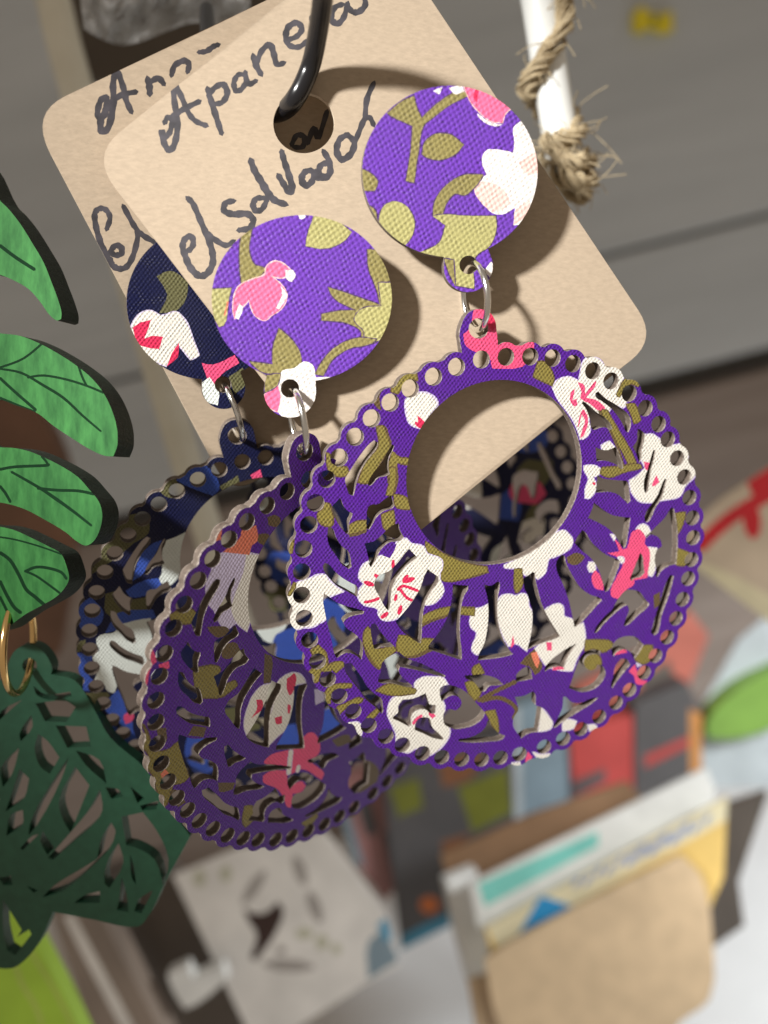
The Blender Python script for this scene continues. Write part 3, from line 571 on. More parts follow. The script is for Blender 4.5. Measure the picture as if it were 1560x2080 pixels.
P_STUDR = [
 ('solive', s8((270,250),(370,170),(440,140),(460,220),(490,280),(560,210),(640,150),(740,90),(780,140),(660,200),(570,270),(500,330),(470,480),(440,690),(390,680),(420,480),(430,330),(300,270))),
 ('solive', s8((490,510),(510,430),(580,380),(680,390),(755,450),(700,510),(600,545),(520,530))),
 ('spink', s8((750,60),(870,60),(1010,130),(1090,200),(1020,250),(1000,310),(930,300),(850,240),(790,160))), ('scream', s8((840,250),(930,310),(1000,320),(980,330),(920,325),(850,275))), ('red', s8((825,100),(850,100),(840,180),(820,160))),
 ('scream', s8((660,90),(740,70),(760,110),(700,130))), ('scream', s8((560,110),(620,80),(600,130))),
 ('scream', s8((1070,340),(1150,280),(1250,400),(1250,640),(1220,800),(1120,950),(1070,960),(1080,850),(1000,890),(930,880),(870,800),(820,730),(830,680),(900,640),(870,560),(890,490),(970,480),(1070,500),(1075,430))),
 ('sblush', s8((820,730),(840,690),(960,700),(1040,780),(1050,820),(960,880),(910,860))), ('sblush', s8((1100,560),(1240,480),(1250,620),(1160,640))), ('sblush', s8((1070,960),(1080,870),(1180,800),(1150,900))),
 ('solive', s8((880,640),(840,700),(760,770),(700,760),(640,830),(620,900),(560,900),(570,810),(640,710),(760,640))),
 ('slime', s8((560,900),(640,890),(760,900),(960,900),(960,1000),(920,1090),(830,1160),(820,1360),(700,1340),(680,1180),(480,1130),(600,1070),(640,960))),
 ('slime', s8((240,850),(300,810),(380,830),(440,920),(430,1020),(370,1090),(290,1060),(220,940))), ('solive', s8((90,600),(150,620),(210,680),(190,740),(100,740))), ('solive', s8((110,820),(190,860),(210,940),(160,900))), ('slime', s8((300,1070),(400,1100),(440,1140),(380,1130))),
 ('scream', s8((880,1250),(930,1190),(960,1230),(920,1290))), ('solive', s8((630,1170),(690,1180),(700,1340),(660,1260))),
]
P_STUDL = [
 ('solive', s7((290,170),(350,140),(330,260),(360,360),(440,390),(380,460),(280,480),(270,330))),
 ('slime', s7((740,60),(860,70),(980,160),(930,220),(810,265),(690,250),(700,180),(720,120))),
 ('spink', s7((440,380),(500,345),(560,370),(610,420),(540,450),(470,440),(540,500),(570,560),(540,640),(470,690),(430,720),(370,690),(330,590),(270,660),(240,710),(230,650),(260,510),(350,460),(430,430))),
 ('scream', s7((560,400),(610,400),(625,440),(600,475),(570,460))), ('scream', s7((530,500),(570,560),(520,650),(500,640),(540,560))), ('scream', s7((270,610),(290,640),(265,715),(240,700))),
 ('slime', s7((80,520),(220,515),(200,600),(170,750),(140,760),(100,680))), ('coral', s7((190,600),(205,600),(180,690),(170,690))),
 ('solive', s7((1080,270),(1150,280),(1250,420),(1250,700),(1130,860),(1040,850),(1040,790),(960,740),(790,720),(790,680),(900,660),(1010,655),(870,580),(830,510),(900,530),(1040,580),(1160,620),(1130,500),(1090,400))),
 ('slime', s7((1150,480),(1240,480),(1250,700),(1150,850),(1060,840),(1060,790),(1000,720),(1010,680),(1060,640),(1170,630))),
 ('solive', s7((1140,840),(1100,870),(960,900),(860,970),(800,1070),(750,1060),(800,970),(890,880),(1030,830))),
 ('solive', s7((520,770),(590,830),(650,920),(660,1010),(600,1060),(480,1060),(400,1040),(330,980),(480,1000),(480,900))),
 ('scream', s7((540,1040),(620,1020),(680,980),(740,1010),(750,1080),(880,1080),(780,1120),(770,1220),(700,1330),(540,1330),(500,1250),(520,1120))), ('spink', s7((430,1190),(510,1130),(530,1200),(510,1300),(440,1260))), ('solive', s7((430,1070),(500,1060),(530,1060),(510,1130),(430,1180))),
 ('scream', s7((640,50),(690,50),(680,75),(650,75))),
]
def earring(name, label, cat, group, stud_args, sp, base, disc_plane, disc_prints, dbase, ring_px, ring_d, yaw, dscale=1.0, tagp=None):
    root = tag(empty(name, W(pp(*ring_px, ring_d))), label, cat, group)
    if stud_args:
        out, holes, pr = stud(*stud_args)
        put('stud_disc', plate_mesh('stud_disc', out, holes, pr, TH, base, 'wood'), sp.matrix(), root)
        c = np.array(sp.hit((stud_args[1], stud_args[2])))
        a = sp.at(c[0], c[1], -TH); b = a - sp.n * 0.0105
        put('post', tube_mesh('post', [a, (a + b) / 2, b], 0.00042, 'silver', 10), Matrix.Identity(4), root)
        cl = a - sp.n * 0.0075
        put('clutch', tube_mesh('clutch', [cl, cl - sp.n * 0.0008, cl - sp.n * 0.0022], [0.0012, 0.0024, 0.0018], 'silver', 14), Matrix.Identity(4), root)
    out = [(p[0] * dscale, p[1] * dscale) for p in DOUT]; hol = [[(p[0] * dscale, p[1] * dscale) for p in h] for h in DHOLES]
    put('filigree_drop', plate_mesh('filigree_drop', out, hol, disc_prints, TH, dbase, 'wood'), disc_plane.matrix(), root)
    return root
def jump_ring(root, p_top, p_bot, d_top, d_bot, yaw, rad=0.00040, mat='silver', push=0.0):
    """wire ring through the hole of the stud tab and the hole of the drop tab"""
    a = pp(*p_top, d_top); b = pp(*p_bot, d_bot); c = (a + b) / 2; ax = b - a; Lh = np.linalg.norm(ax)
    ax /= Lh; v = np.array((math.sin(yaw), 0, math.cos(yaw))); R = Lh / 2 + 0.00035
    pts = ring_pts(c, ax, v, R, 56, 0.0, 0.92)
    pts = [p + ax * 0.0 + np.array((push, 0, 0)) for p in pts]
    put('jump_ring', tube_mesh('jump_ring', pts, rad, mat, 12, closed=True), Matrix.Identity(4), root)

dT = lambda pl, p: float(pl.at(*pl.hit(p))[2])
eR = earring('earring', 'purple floral earring with round wooden lace drop, under the card\'s smooth side edge', 'earring', 'purple fabric earrings on the front card',
   (PS, 914, 348, 178, 174, (951, 540, 50, 50), (952, 538, 19, 19), P_STUDR, 'spurple'), PS, 'spurple', PR, prints_on(PR, P_RIGHT), 'purple', (957, 600), 0.103, 0.0)
jump_ring(eR, (956, 543), (974, 662), dT(PS, (952, 540)) + .0009, dT(PR, (968, 668)) + .0009, -0.28)
eL = earring('earring', 'purple floral earring turned edge-on, pink flower near its lower rim, below the words', 'earring', 'purple fabric earrings on the front card',
   (PS, 613, 606, 183, 169, (589, 795, 53, 54), (589, 789, 19, 19), P_STUDL, 'spurple'), PS, 'spurple', PL, prints_on(PL, P_LEFT), 'purple', (605, 850), 0.103, 0.0)
jump_ring(eL, (594, 797), (615, 915), dT(PS, (590, 790)) + .0009, dT(PL, (615, 925)) + .0009, -0.30)
eR['label'] = 'purple floral earring with its lace drop facing out, over the bottom edge of the card'
eL['label'] = 'purple floral earring with its lace drop turned edge-on, stud just under the handwriting'

# ------------------------------------------------------------------ navy pair on the second card
n5, n6 = A312(150, 860), (lambda *p: crop(150, 1200, 5.78, p))
P_NAVY = [
 ('blue', n5((650,360),(700,290),(800,250),(900,330),(920,420),(880,460),(800,430),(700,390))),
 ('khaki', n5((560,370),(640,330),(660,380),(700,420),(680,470),(600,470),(540,420))), ('khaki', n5((160,720),(300,600),(440,560),(480,640),(470,700),(380,760),(300,830),(200,900),(110,960))), ('khaki', n5((920,400),(1040,330),(1060,420),(960,440))),
 ('mint', n5((560,760),(640,720),(710,690),(700,800),(660,980),(600,1040),(530,1000),(560,940))), ('blue', n5((330,1060),(430,1000),(540,980),(560,1040),(460,1090),(360,1100))), ('blue', n5((370,1000),(430,830),(500,760),(560,740),(520,820),(430,960))),
 ('khaki', n5((200,1080),(300,1050),(350,1180),(300,1250),(200,1200))), ('khaki', n5((350,1120),(480,1100),(480,1180),(360,1190))), ('blue', n5((280,1200),(500,1180),(520,1230),(350,1290),(200,1330))), ('blue', n5((20,1160),(110,1100),(190,1200),(160,1280),(40,1300))),
 ('mint', n6((260,600),(310,520),(470,490),(560,390),(640,370),(760,340),(900,320),(960,600),(960,900),(900,1010),(680,1000),(700,1050),(520,1100),(480,1200),(400,1180),(340,1080),(240,1050),(280,900),(220,780),(300,700))),
 ('khaki', n6((20,600),(140,570),(130,690),(40,720))), ('khaki', n6((100,1200),(400,1190),(420,1240),(280,1290),(350,1560),(300,1600),(200,1400))), ('blue', n6((40,730),(200,740),(220,840),(180,1000),(230,1060),(180,1180),(80,1150),(40,900))), ('blue', n6((400,1280),(520,1160),(580,1280),(640,1400),(680,1500),(700,1650),(740,1740),(600,1800),(540,1560),(380,1420))), ('blue', n6((360,1580),(500,1600),(530,1790),(440,1780))),
 ('pink', n6((580,1480),(640,1420),(700,1440),(690,1520),(610,1570))), ('khaki', n6((530,1820),(680,1830),(760,1960),(680,2000),(560,1900))),
 ('blue', [(565,1040),(600,1020),(640,1040),(640,1120),(600,1160),(570,1110)]), ('mint', [(505,1190),(540,1170),(575,1185),(590,1240),(565,1310),(535,1300),(510,1250)]), ('red', [(525,1250),(540,1235),(552,1250),(535,1268)]), ('blue', [(560,1290),(610,1270),(640,1320),(600,1360),(550,1340)]),
 ('blue', [(385,1480),(420,1470),(450,1500),(440,1560),(400,1580),(375,1530)]), ('blue', [(640,1440),(690,1430),(700,1490),(650,1510)]), ('mint', [(690,1150),(760,1130),(790,1200),(740,1260),(690,1230)]), ('red', [(720,1180),(745,1170),(750,1200)]), ('blue', [(650,1210),(700,1240),(690,1320),(640,1300)]), ('khaki', [(600,1370),(680,1350),(700,1420),(620,1430)]),
 ('blue', [(540,1480),(600,1470),(620,1530),(560,1550)]), ('mint', [(780,1330),(840,1300),(870,1370),(800,1420)]), ('khaki', [(450,1440),(520,1430),(530,1480),(460,1500)]), ('mint', [(420,1520),(450,1510),(455,1550),(430,1560)]),
 ('pink', n5((1120,330),(1180,290),(1210,400),(1170,420))), ('blue', n5((1480,30),(1540,0),(1560,110),(1500,130))),
]
nl = [(m, l) for m, l in P_NAVY]
P_STUDN = [('khaki', crop(0,340,3.714,((1180,820),(1290,780),(1420,860),(1400,1000),(1330,1080),(1200,1100),(1260,960)))), ('cream', crop(0,340,3.714,((990,1220),(1040,1120),(1130,1080),(1220,1120),(1330,1090),(1400,1160),(1450,1280),(1500,1420),(1440,1450),(1340,1330),(1310,1420),(1250,1500),(1130,1440),(1040,1340)))),
 ('red', crop(0,340,3.714,((1000,1210),(1060,1170),(1140,1150),(1110,1240),(1090,1290),(1160,1270),(1230,1280),(1200,1370),(1110,1360),(1040,1330)))), ('red', crop(0,340,3.714,((1350,1320),(1340,1430),(1260,1500),(1300,1400)))),
 ('pink', s7((30,990),(100,1000),(240,940),(270,990),(160,1060),(110,1130),(80,1110))), ('mint', s7((20,1120),(80,1080),(140,1180),(130,1260),(60,1230))), ('khaki', s7((200,1080),(290,1020),(310,1120),(240,1190)))]
# stud of the navy earring that shows, its drop and the second, shaded navy earring further back
eN = earring('earring', 'navy blue floral earring hanging from the rear card, beside the light green wooden leaf', 'earring', 'navy fabric earrings',
   (PS2, 418, 614, 161, 156, (454, 787, 44, 44), (453, 781, 17, 17), P_STUDN, 'navy'), PS2, 'navy', PN, prints_on(PN, nl), 'navy', (465, 835), 0.114, 0.0, SN)
jump_ring(eN, (458, 788), (482, 880), dT(PS2, (453, 785)) + .0009, dT(PN, (479, 887)) + .0009, -0.30)
PN2 = Plane.tilt(850, 1060, 1.316 * S, 0.06, 0.06, -0.70); PN2.o = PN2.o - PN2.ex * cu[0] - PN2.ey * cu[1]
nav2 = []
r2 = np.random.default_rng(3)
for i in range(46):
    a, r = r2.uniform(0, 2*math.pi), 0.27 * S * math.sqrt(r2.uniform(0.05, 1)); cx, cy = cu[0] + r*math.cos(a), cu[1] + r*math.sin(a)
    k = ['blue', 'khaki', 'cream', 'pink', 'blue', 'mint'][i % 6]; R0 = r2.uniform(0.0016, 0.0036)
    nav2.append((smooth([(cx + R0*r2.uniform(.5, 1.2)*math.cos(t), cy + R0*r2.uniform(.5, 1.2)*math.sin(t)) for t in np.linspace(0, 2*math.pi, 9)[:-1]], 3), k))
tb2 = PR.hit((972, 667)); q = PN2.at(*tb2); tx2, ty2 = q[0] / q[2] * F + 780, q[1] / q[2] * F + 1040
PSB = Plane.tilt(tx2 - 40, ty2 - 190, q[2] - 0.002, 0.1, 0.1)
eN2 = earring('earring', 'navy blue floral earring behind both cards, seen through the round opening of the purple drop', 'earring', 'navy fabric earrings',
   (PSB, tx2 - 40, ty2 - 230, 124, 122, (tx2 - 22, ty2 - 95, 34, 34), (tx2 - 22, ty2 - 93, 14, 14), [], 'navy'), PSB, 'navy', PN2, nav2, 'navy', (tx2, ty2), q[2], 0.0)
jump_ring(eN2, (tx2 - 20, ty2 - 90), (tx2, ty2), q[2] - .001, q[2] + .0009, -0.3)

# ------------------------------------------------------------------ the two kraft cards with handwriting
def round_poly(pts, r, n=8):
    out = []; P = [np.array(p, float) for p in pts]
    for i in range(len(P)):
        a, b, c = P[i - 1], P[i], P[(i + 1) % len(P)]
        u = (a - b) / np.linalg.norm(a - b); v = (c - b) / np.linalg.norm(c - b)
        for k in range(n + 1):
            t = k / n; p0, p1 = b + u * r, b + v * r
            out.append(tuple((1 - t)**2 * p0 + 2 * t * (1 - t) * b + t * t * p1))
    return out
T1 = lambda *p: crop(50, 0, 2.08, p)
T2 = lambda *p: crop(0, 340, 3.714, p)
def ink(c, w, *pts): return stroke(c(*pts), w * 1.22, 5, 0.2, 0.13)
TEXT1 = [
 ink(T1, 11, (590,515),(604,490),(622,508),(612,555),(590,575),(577,545),(588,600),(612,632),(634,600),(645,520),(630,410),(634,358),(660,400),(690,470),(722,508),(768,528)),
 ink(T1, 11, (610,497),(670,457),(738,424)), ink(T1, 11, (772,368),(790,430),(812,500),(832,562)), ink(T1, 11, (776,402),(800,368),(838,352),(856,390),(835,428),(800,436)),
 ink(T1, 10, (930,312),(902,312),(884,345),(892,378),(915,374),(935,340),(932,300)), ink(T1, 10, (934,315),(946,352),(978,338)), ink(T1, 11, (965,228),(977,270),(1000,312)), ink(T1, 11, (980,262),(1002,210),(1036,184),(1052,220),(1066,268),(1097,262)),
 ink(T1, 11, (1110,165),(1150,150),(1172,118),(1150,92),(1115,110),(1104,150),(1120,188),(1160,195),(1197,168)),
 ink(T1, 10, (1240,40),(1215,70),(1225,110),(1255,100)),
 ink(T1, 11, (1345,15),(1310,30),(1296,75),(1322,98),(1350,68),(1366,10)), ink(T1, 11, (1362,15),(1382,45),(1412,48),(1440,18),(1432,-25)),
 ink(T1, 12, (688,836),(712,862),(742,930),(772,1000),(792,1060),(795,1115),(770,1158),(735,1165),(700,1130),(680,1085),(668,1040),(680,1008),(706,1000),(712,1035),(692,1062)), ink(T1, 10, (766,978),(800,1010),(850,1038),(885,1020)),
 ink(T1, 12, (884,850),(850,858),(843,890),(880,906),(940,905),(966,932),(950,965),(905,974)), ink(T1, 11, (1012,838),(980,840),(965,866),(978,892),(1004,884),(1024,846)), ink(T1, 13, (955,676),(972,722),(1002,772),(1030,820),(1060,850),(1104,866)),
 ink(T1, 12, (1072,742),(1095,780),(1118,814),(1130,795),(1116,740),(1097,682),(1086,640)), ink(T1, 12, (1215,722),(1185,728),(1170,758),(1186,786),(1214,768),(1226,726)), ink(T1, 10, (1222,735),(1236,756),(1262,742)),
 ink(T1, 12, (1278,690),(1250,702),(1242,738),(1266,754),(1290,730),(1284,680),(1262,640)), ink(T1, 12, (1362,572),(1330,592),(1318,640),(1340,676),(1378,652),(1392,602),(1360,570)), ink(T1, 10, (1388,622),(1412,560),(1436,505),(1458,500),(1474,532)), ink(T1, 10, (1438,500),(1446,420),(1476,350)),
]
TEXT2 = [
 ink(T1, 12, (340,470),(318,498),(308,470),(322,420),(346,410),(344,466),(322,505),(326,552),(356,530),(376,430),(374,350),(390,298),(416,360),(430,420),(452,470)), ink(T1, 11, (335,462),(400,402),(472,384)),
 ink(T1, 12, (520,325),(528,360),(530,395)), ink(T1, 11, (528,345),(566,326),(590,352)), ink(T1, 11, (622,315),(636,272),(676,252),(696,268),(690,300)), ink(T1, 10, (738,216),(770,212),(800,192),(822,184)),
 ink(T2, 11, (805,465),(830,380),(800,320),(750,310),(715,350),(725,450),(760,570),(800,660),(830,700),(850,740),(900,765),(960,745),(1010,650),(1040,500),(1000,420),(930,290)), ink(T2, 11, (822,650),(866,592),(912,600),(916,648),(872,662),(835,640)), ink(T2, 10, (1040,480),(1090,520),(1170,566)),
 ink(T1, 10, (1128,612),(1150,572),(1182,580),(1174,620),(1138,622)), ink(T1, 10, (1196,606),(1222,540),(1240,582),(1278,470)),
]
def card(name, quad, radii, hole, text, plane, label):
    P = [np.array(plane.hit(p)) for p in quad]; out = []
    for i in range(4):
        a, b, c = P[i - 1], P[i], P[(i + 1) % 4]; u = (a - b) / np.linalg.norm(a - b); v = (c - b) / np.linalg.norm(c - b); r = radii
        for k in range(9):
            t = k / 8; p0, p1 = b + u * r, b + v * r; out.append(tuple((1 - t)**2 * p0 + 2*t*(1 - t) * b + t*t * p1))
    pr = [(plane.loop(t), 'ink') for t in text]
    size = max(np.ptp(np.array(out), 0))
    bow = lambda x, y: 0.0006 * math.sin(x * 40 + 1) + 0.0005 * math.sin(y * 55)
    o = put(name, plate_mesh(name, out, [plane.loop(circle(*hole, n=48))], pr, 0.0007, 'tag', 'tagedge', bow=bow), plane.matrix())
    return tag(o, label, 'earring card', 'kraft earring cards')
# corners: top-left, top (outside the picture), right, bottom
card('earring_card', [(182, 314), (771, -160), (1328, 690), (800, 1118)], 0.0046, (617, 250, 62, 62), TEXT1, PT, 'kraft card reading Apaneca El Salvador, lying over the other card, purple earrings on it')
card('earring_card', [(58, 228), (640, -48), (1000, 640), (470, 1010)], 0.0048, (452, 205, 56, 56), TEXT2, PT2, 'kraft card mostly covered by another card, a navy stud pinned to it')

# ------------------------------------------------------------------ black display hook through the card holes
dh = dT(PT, (590, 220))
hk = open_smooth([pp(690, -160, 0.082), pp(664, -60, 0.090), pp(650, 40, 0.096), pp(632, 130, 0.1005), pp(603, 195, dh - .0012), pp(572, 226, dh + .0015), pp(525, 228, dh + .0035), pp(472, 212, dh + .0062), pp(440, 185, dh + .0095), pp(425, 110, dh + .019), pp(420, 20, dh + .03)], 8)
ho = put('display_hook', tube_mesh('display_hook', hk, 0.00118, 'black', 16), Matrix.Identity(4)); tag(ho, 'black coated wire hook passing through the hole of the front card', 'hook')

# ------------------------------------------------------------------ green leaf earring
def c3(*p): return crop(0, 800, 3.78, p)
PG = Plane.tilt(100, 850, 0.1060, -0.42, 0.02)
lobes = [(-170,250),(-40,330),(0,407),(16,423),(40,453),(67,496),(89,534),(105,574),(118,609),(125,636),(124,648),(116,651),(100,639),(83,615),(59,588),(27,569),(0,558),(-40,548),(-62,600),(-50,668),(0,677),(40,682),(81,698),(121,720),(153,741),(186,768),(210,798),(229,838),(238,873),(239,890),(238,906),(230,927),(214,926),(185,914),(146,890),(106,863),(77,840),(26,821),(0,811),(-40,808),(-58,850),(-40,900)] \
  + c3((0,410),(100,415),(220,440),(320,480),(480,560),(600,640),(690,740),(760,830),(785,920),(770,1030),(720,1130),(660,1165),(600,1140),(500,1060),(350,970),(200,890),(80,850),(0,835)) + [(-45,1020),(-60,1050),(-40,1066)] \
  + c3((0,1020),(120,1050),(250,1110),(370,1170),(470,1230),(510,1320),(530,1420),(490,1500),(430,1560),(330,1620),(200,1690),(130,1740),(50,1800)) + [(0,1282),(-60,1290),(-170,1240)]
V2 = lambda *p: crop(0, 340, 3.714, p)
veins = [stroke(V2((0,590),(120,680),(260,770)), 7.2), stroke(V2((0,1510),(180,1440),(350,1300)), 4.8), stroke(V2((0,1520),(160,1550),(320,1640),(480,1740),(620,1870),(760,1990)), 6.0, taper=.3), stroke(V2((210,1585),(330,1570),(500,1600),(660,1650),(780,1700)), 4.8), stroke(V2((590,1490),(620,1580),(655,1650)), 4.8), stroke(V2((0,1590),(120,1700),(270,1830)), 6.0),
 stroke(c3((0,580),(120,560),(350,550),(370,540)), 6.0), stroke(c3((90,600),(300,720),(420,800),(560,900),(700,1010)), 7.2, taper=.3), stroke(c3((290,725),(440,740),(600,745),(720,770)), 6.0), stroke(c3((320,480),(355,520),(370,550)), 4.8), stroke(c3((0,710),(40,760),(80,830)), 6.0),
 stroke(c3((0,1220),(80,1280),(150,1400),(200,1500),(270,1560),(340,1620)), 7.2), stroke(c3((200,1360),(280,1330),(380,1340),(470,1370),(510,1420)), 6.0), stroke(c3((190,1360),(280,1400),(380,1470),(460,1530)), 4.8), stroke(c3((0,1440),(60,1560),(110,1640),(160,1680)), 7.2), stroke(c3((0,1100),(120,1120),(300,1170),(470,1230)), 3.6), stroke(c3((0,1560),(50,1660),(90,1760)), 6.0), stroke(c3((0,30),(120,80),(270,140)), 4.8)]
gr = empty('earring', W(pp(20, 1300, 0.106)))
put('leaf_plate', plate_mesh('leaf_plate', smooth(PG.loop(lobes), 4), [], [(PG.loop(v), 'vein') for v in veins], 0.0030, 'leaf', 'leafedge'), PG.matrix(), gr)
def d4(*p): return crop(0, 1250, 2.507, p)
PD = Plane.tilt(150, 1650, 0.1230, -0.10, 0.16)
dout = d4((-120,520),(-60,400),(-20,340),(30,330),(40,250),(75,180),(130,150),(190,160),(240,210),(265,270),(260,300),(380,330),(480,480),(560,620),(740,780),(880,1000),(968,1125),(850,1340),(735,1560),(700,1585),(480,1550),(270,1510),(190,1680),(110,1770),(60,1797),(-60,1790),(-160,1500),(-200,1000))
dh_ = [d4(*h) for h in [
 ((185,365),(230,400),(340,390),(350,410),(260,425),(200,405)), ((200,455),(330,445),(370,470),(330,535),(240,530)), ((300,570),(430,575),(450,660),(350,665)), ((400,700),(500,740),(530,840),(440,760)), ((545,880),(600,890),(620,920),(570,930)), ((670,880),(730,930),(700,950)), ((720,970),(800,950),(790,985),(730,990)),
 ((200,620),(240,650),(290,720),(250,790),(210,760),(185,680)), ((100,440),(20,510),(-10,540),(10,490)), ((155,520),(160,570),(110,630),(105,600)), ((10,780),(90,690),(60,800),(20,860)), ((100,800),(140,840),(120,920),(40,980)),
 ((330,760),(300,850),(200,1040),(160,1090),(170,1030),(270,850)), ((380,800),(440,880),(360,1080),(330,1030),(310,950)), ((490,920),(500,1010),(450,1080),(380,1140),(290,1220),(270,1210),(350,1120),(440,1010)), ((560,1070),(580,1110),(520,1220),(500,1230),(520,1140)),
 ((500,1240),(440,1300),(330,1390),(240,1420),(290,1370),(420,1290)), ((600,1180),(620,1260),(560,1370),(540,1350),(560,1240)), ((640,1050),(730,1030),(790,1110),(840,1230),(820,1350),(780,1230),(700,1180),(660,1170)), ((665,1230),(680,1280),(690,1360),(672,1330)),
 ((770,1410),(720,1510),(690,1500),(710,1450)), ((620,1350),(640,1420),(650,1500),(600,1490),(610,1440)), ((500,1410),(500,1460),(390,1460),(430,1430)), ((60,1020),(110,1000),(110,1060),(40,1110)), ((220,1110),(270,1180),(240,1210),(210,1150)), ((190,1120),(120,1190),(110,1180),(160,1130)),
 ((0,1340),(50,1330),(60,1370),(20,1370)), ((140,1380),(190,1400),(170,1410)), ((20,1470),(100,1600),(40,1690),(20,1600)), ((140,1610),(150,1630),(80,1720),(50,1700),(80,1650)), ((-70,620),(-20,560),(-40,700),(-80,760)), ((-60,900),(-10,940),(-40,1060),(-90,1050))]]
def widen(h, k):
    c = np.mean(np.array(h), 0); return [tuple(c + (np.array(p) - c) * k) for p in h]
dhl = [smooth(widen(PD.loop(h), 1.2), 3) for h in dh_] + [PD.loop(circle(60, 1352, 15, 15))]
put('filigree_leaf', plate_mesh('filigree_leaf', smooth(PD.loop(dout), 4), dhl, [], 0.0020, 'deepgreen', 'deepgreen'), PD.matrix(), gr)
jump_ring(gr, (18, 1255), (58, 1362), 0.1095, dT(PD, (60, 1352)) - .001, -0.12, 0.00050, 'gold')
tag(gr, 'light green wooden leaf earring with dark green lace leaf hanging from a gold ring', 'earring')

# ------------------------------------------------------------------ white rods and the jute string
M['rodwhite'] = plain('white_enamel', (0.82, 0.84, 0.82), 0.35, spec=0.5, nscale=40, namp=0.03)
M['rodcream'] = grainy('aged_white_enamel', (0.74, 0.72, 0.60), (0.86, 0.85, 0.74), 90, 0.45)
M['jute'] = grainy('jute_fibre', (0.42, 0.32, 0.18), (0.72, 0.61, 0.42), 2500, 0.8)
rd = [pp(1072, -130, 0.140), pp(1098, 20, 0.140), pp(1118, 150, 0.140), pp(1140, 285, 0.1402), pp(1152, 355, 0.1405)]
ro = put('display_rod', tube_mesh('display_rod', open_smooth(rd, 6), 0.0030, 'rodwhite', 24), Matrix.Identity(4)); tag(ro, 'white enamelled display rod with jute string wound around it', 'rod')
ld = [pp(62, -160, 0.205), pp(108, 0, 0.205), pp(152, 170, 0.205), pp(358, 870, 0.225), pp(470, 1230, 0.24), pp(560, 1500, 0.25)]
ro2 = put('display_rod', tube_mesh('display_rod', open_smooth(ld, 6), 0.0042, 'rodcream', 24), Matrix.Identity(4)); tag(ro2, 'cream display rod behind the rear card, without any string', 'rod')
def strand_bundle(name, path, parent, nstr, rb, rf, turns, fuzz, seed):
    r = np.random.default_rng(seed); me_list = []
    P = open_smooth(path, 10); n = len(P); bm = bmesh.new()
    tang = [P[min(i+1, n-1)] - P[max(i-1, 0)] for i in range(n)]
    allp = []
    for s in range(nstr):
        ph = r.uniform(0, 6.28); rr = rb * math.sqrt(r.uniform(0.05, 1)); q = []
        for i in range(n):
            d = tang[i] / np.linalg.norm(tang[i]); a = np.cross(d, (0.3, 0.2, 1.0)); a /= np.linalg.norm(a); b = np.cross(d, a); an = ph + turns * 6.28 * i / n
            w = rr * (1 + 0.25 * math.sin(i * .6 + ph))
            q.append(P[i] + a * w * math.cos(an) + b * w * math.sin(an))
        allp.append((q, rf * r.uniform(.7, 1.3)))
    for s in range(fuzz):
        i = r.integers(2, n - 2); d = tang[i] / np.linalg.norm(tang[i]); v = r.normal(size=3); v -= d * (v @ d) * .6; v /= np.linalg.norm(v)
        L = r.uniform(0.0015, 0.0042); c = r.normal(size=3) * L * .5; p = P[i] + v * rb * .8
        allp.append(([p, p + v * L * .35 + c * .15, p + v * L * .7 + c * .5 + d * L * .3, p + v * L * .85 + c + d * L * .6], rf * .32))
    V, Fc = [], []
    for q, rad in allp:
        prev = None; m = len(q); base = len(V)
        for i in range(m):
            d = q[min(i+1, m-1)] - q[max(i-1, 0)]; d = d / (np.linalg.norm(d) + 1e-12)
            if prev is None: prev = np.cross(d, (0.31, 0.7, 0.2))
            x = prev - d * (prev @ d); x /= np.linalg.norm(x) + 1e-12; prev = x; y = np.cross(d, x)
            for k in range(5): an = 6.283 * k / 5; V.append(tuple(CAMW @ B(q[i] + (x * math.cos(an) + y * math.sin(an)) * rad)))
        for i in range(m - 1):
            for k in range(5): Fc.append((base + i*5 + k, base + i*5 + (k+1) % 5, base + (i+1)*5 + (k+1) % 5, base + (i+1)*5 + k))
    me = bpy.data.meshes.new(name); me.from_pydata(V, [], Fc); me.materials.append(M['jute']); me.polygons.foreach_set('use_smooth', [True] * len(Fc)); me.update()
    return put(name, me, Matrix.Identity(4), parent)
dj = 0.140; fr, bk = dj - .0036, dj + .0036
jp = [pp(1160, -80, dj), pp(1152, -20, dj - .001), pp(1143, 50, fr + .0006), pp(1118, 105, fr), pp(1080, 150, fr + .0008), pp(1072, 185, dj), pp(1095, 215, bk), pp(1150, 232, bk), pp(1172, 252, dj), pp(1166, 275, fr), pp(1135, 288, fr), pp(1112, 282, dj), pp(1120, 300, bk), pp(1170, 312, bk), pp(1190, 325, dj), pp(1180, 335, fr), pp(1145, 322, fr - .0006), pp(1118, 316, dj), pp(1130, 340, bk), pp(1175, 352, bk), pp(1196, 368, dj), pp(1186, 380, fr), pp(1155, 364, fr - .0008), pp(1130, 344, dj), pp(1150, 380, bk), pp(1192, 398, dj)]
jo = strand_bundle('jute_string', jp, None, 26, 0.00150, 0.00023, 9, 170, 5); tag(jo, 'frayed tan jute string wound around the white rod', 'string')

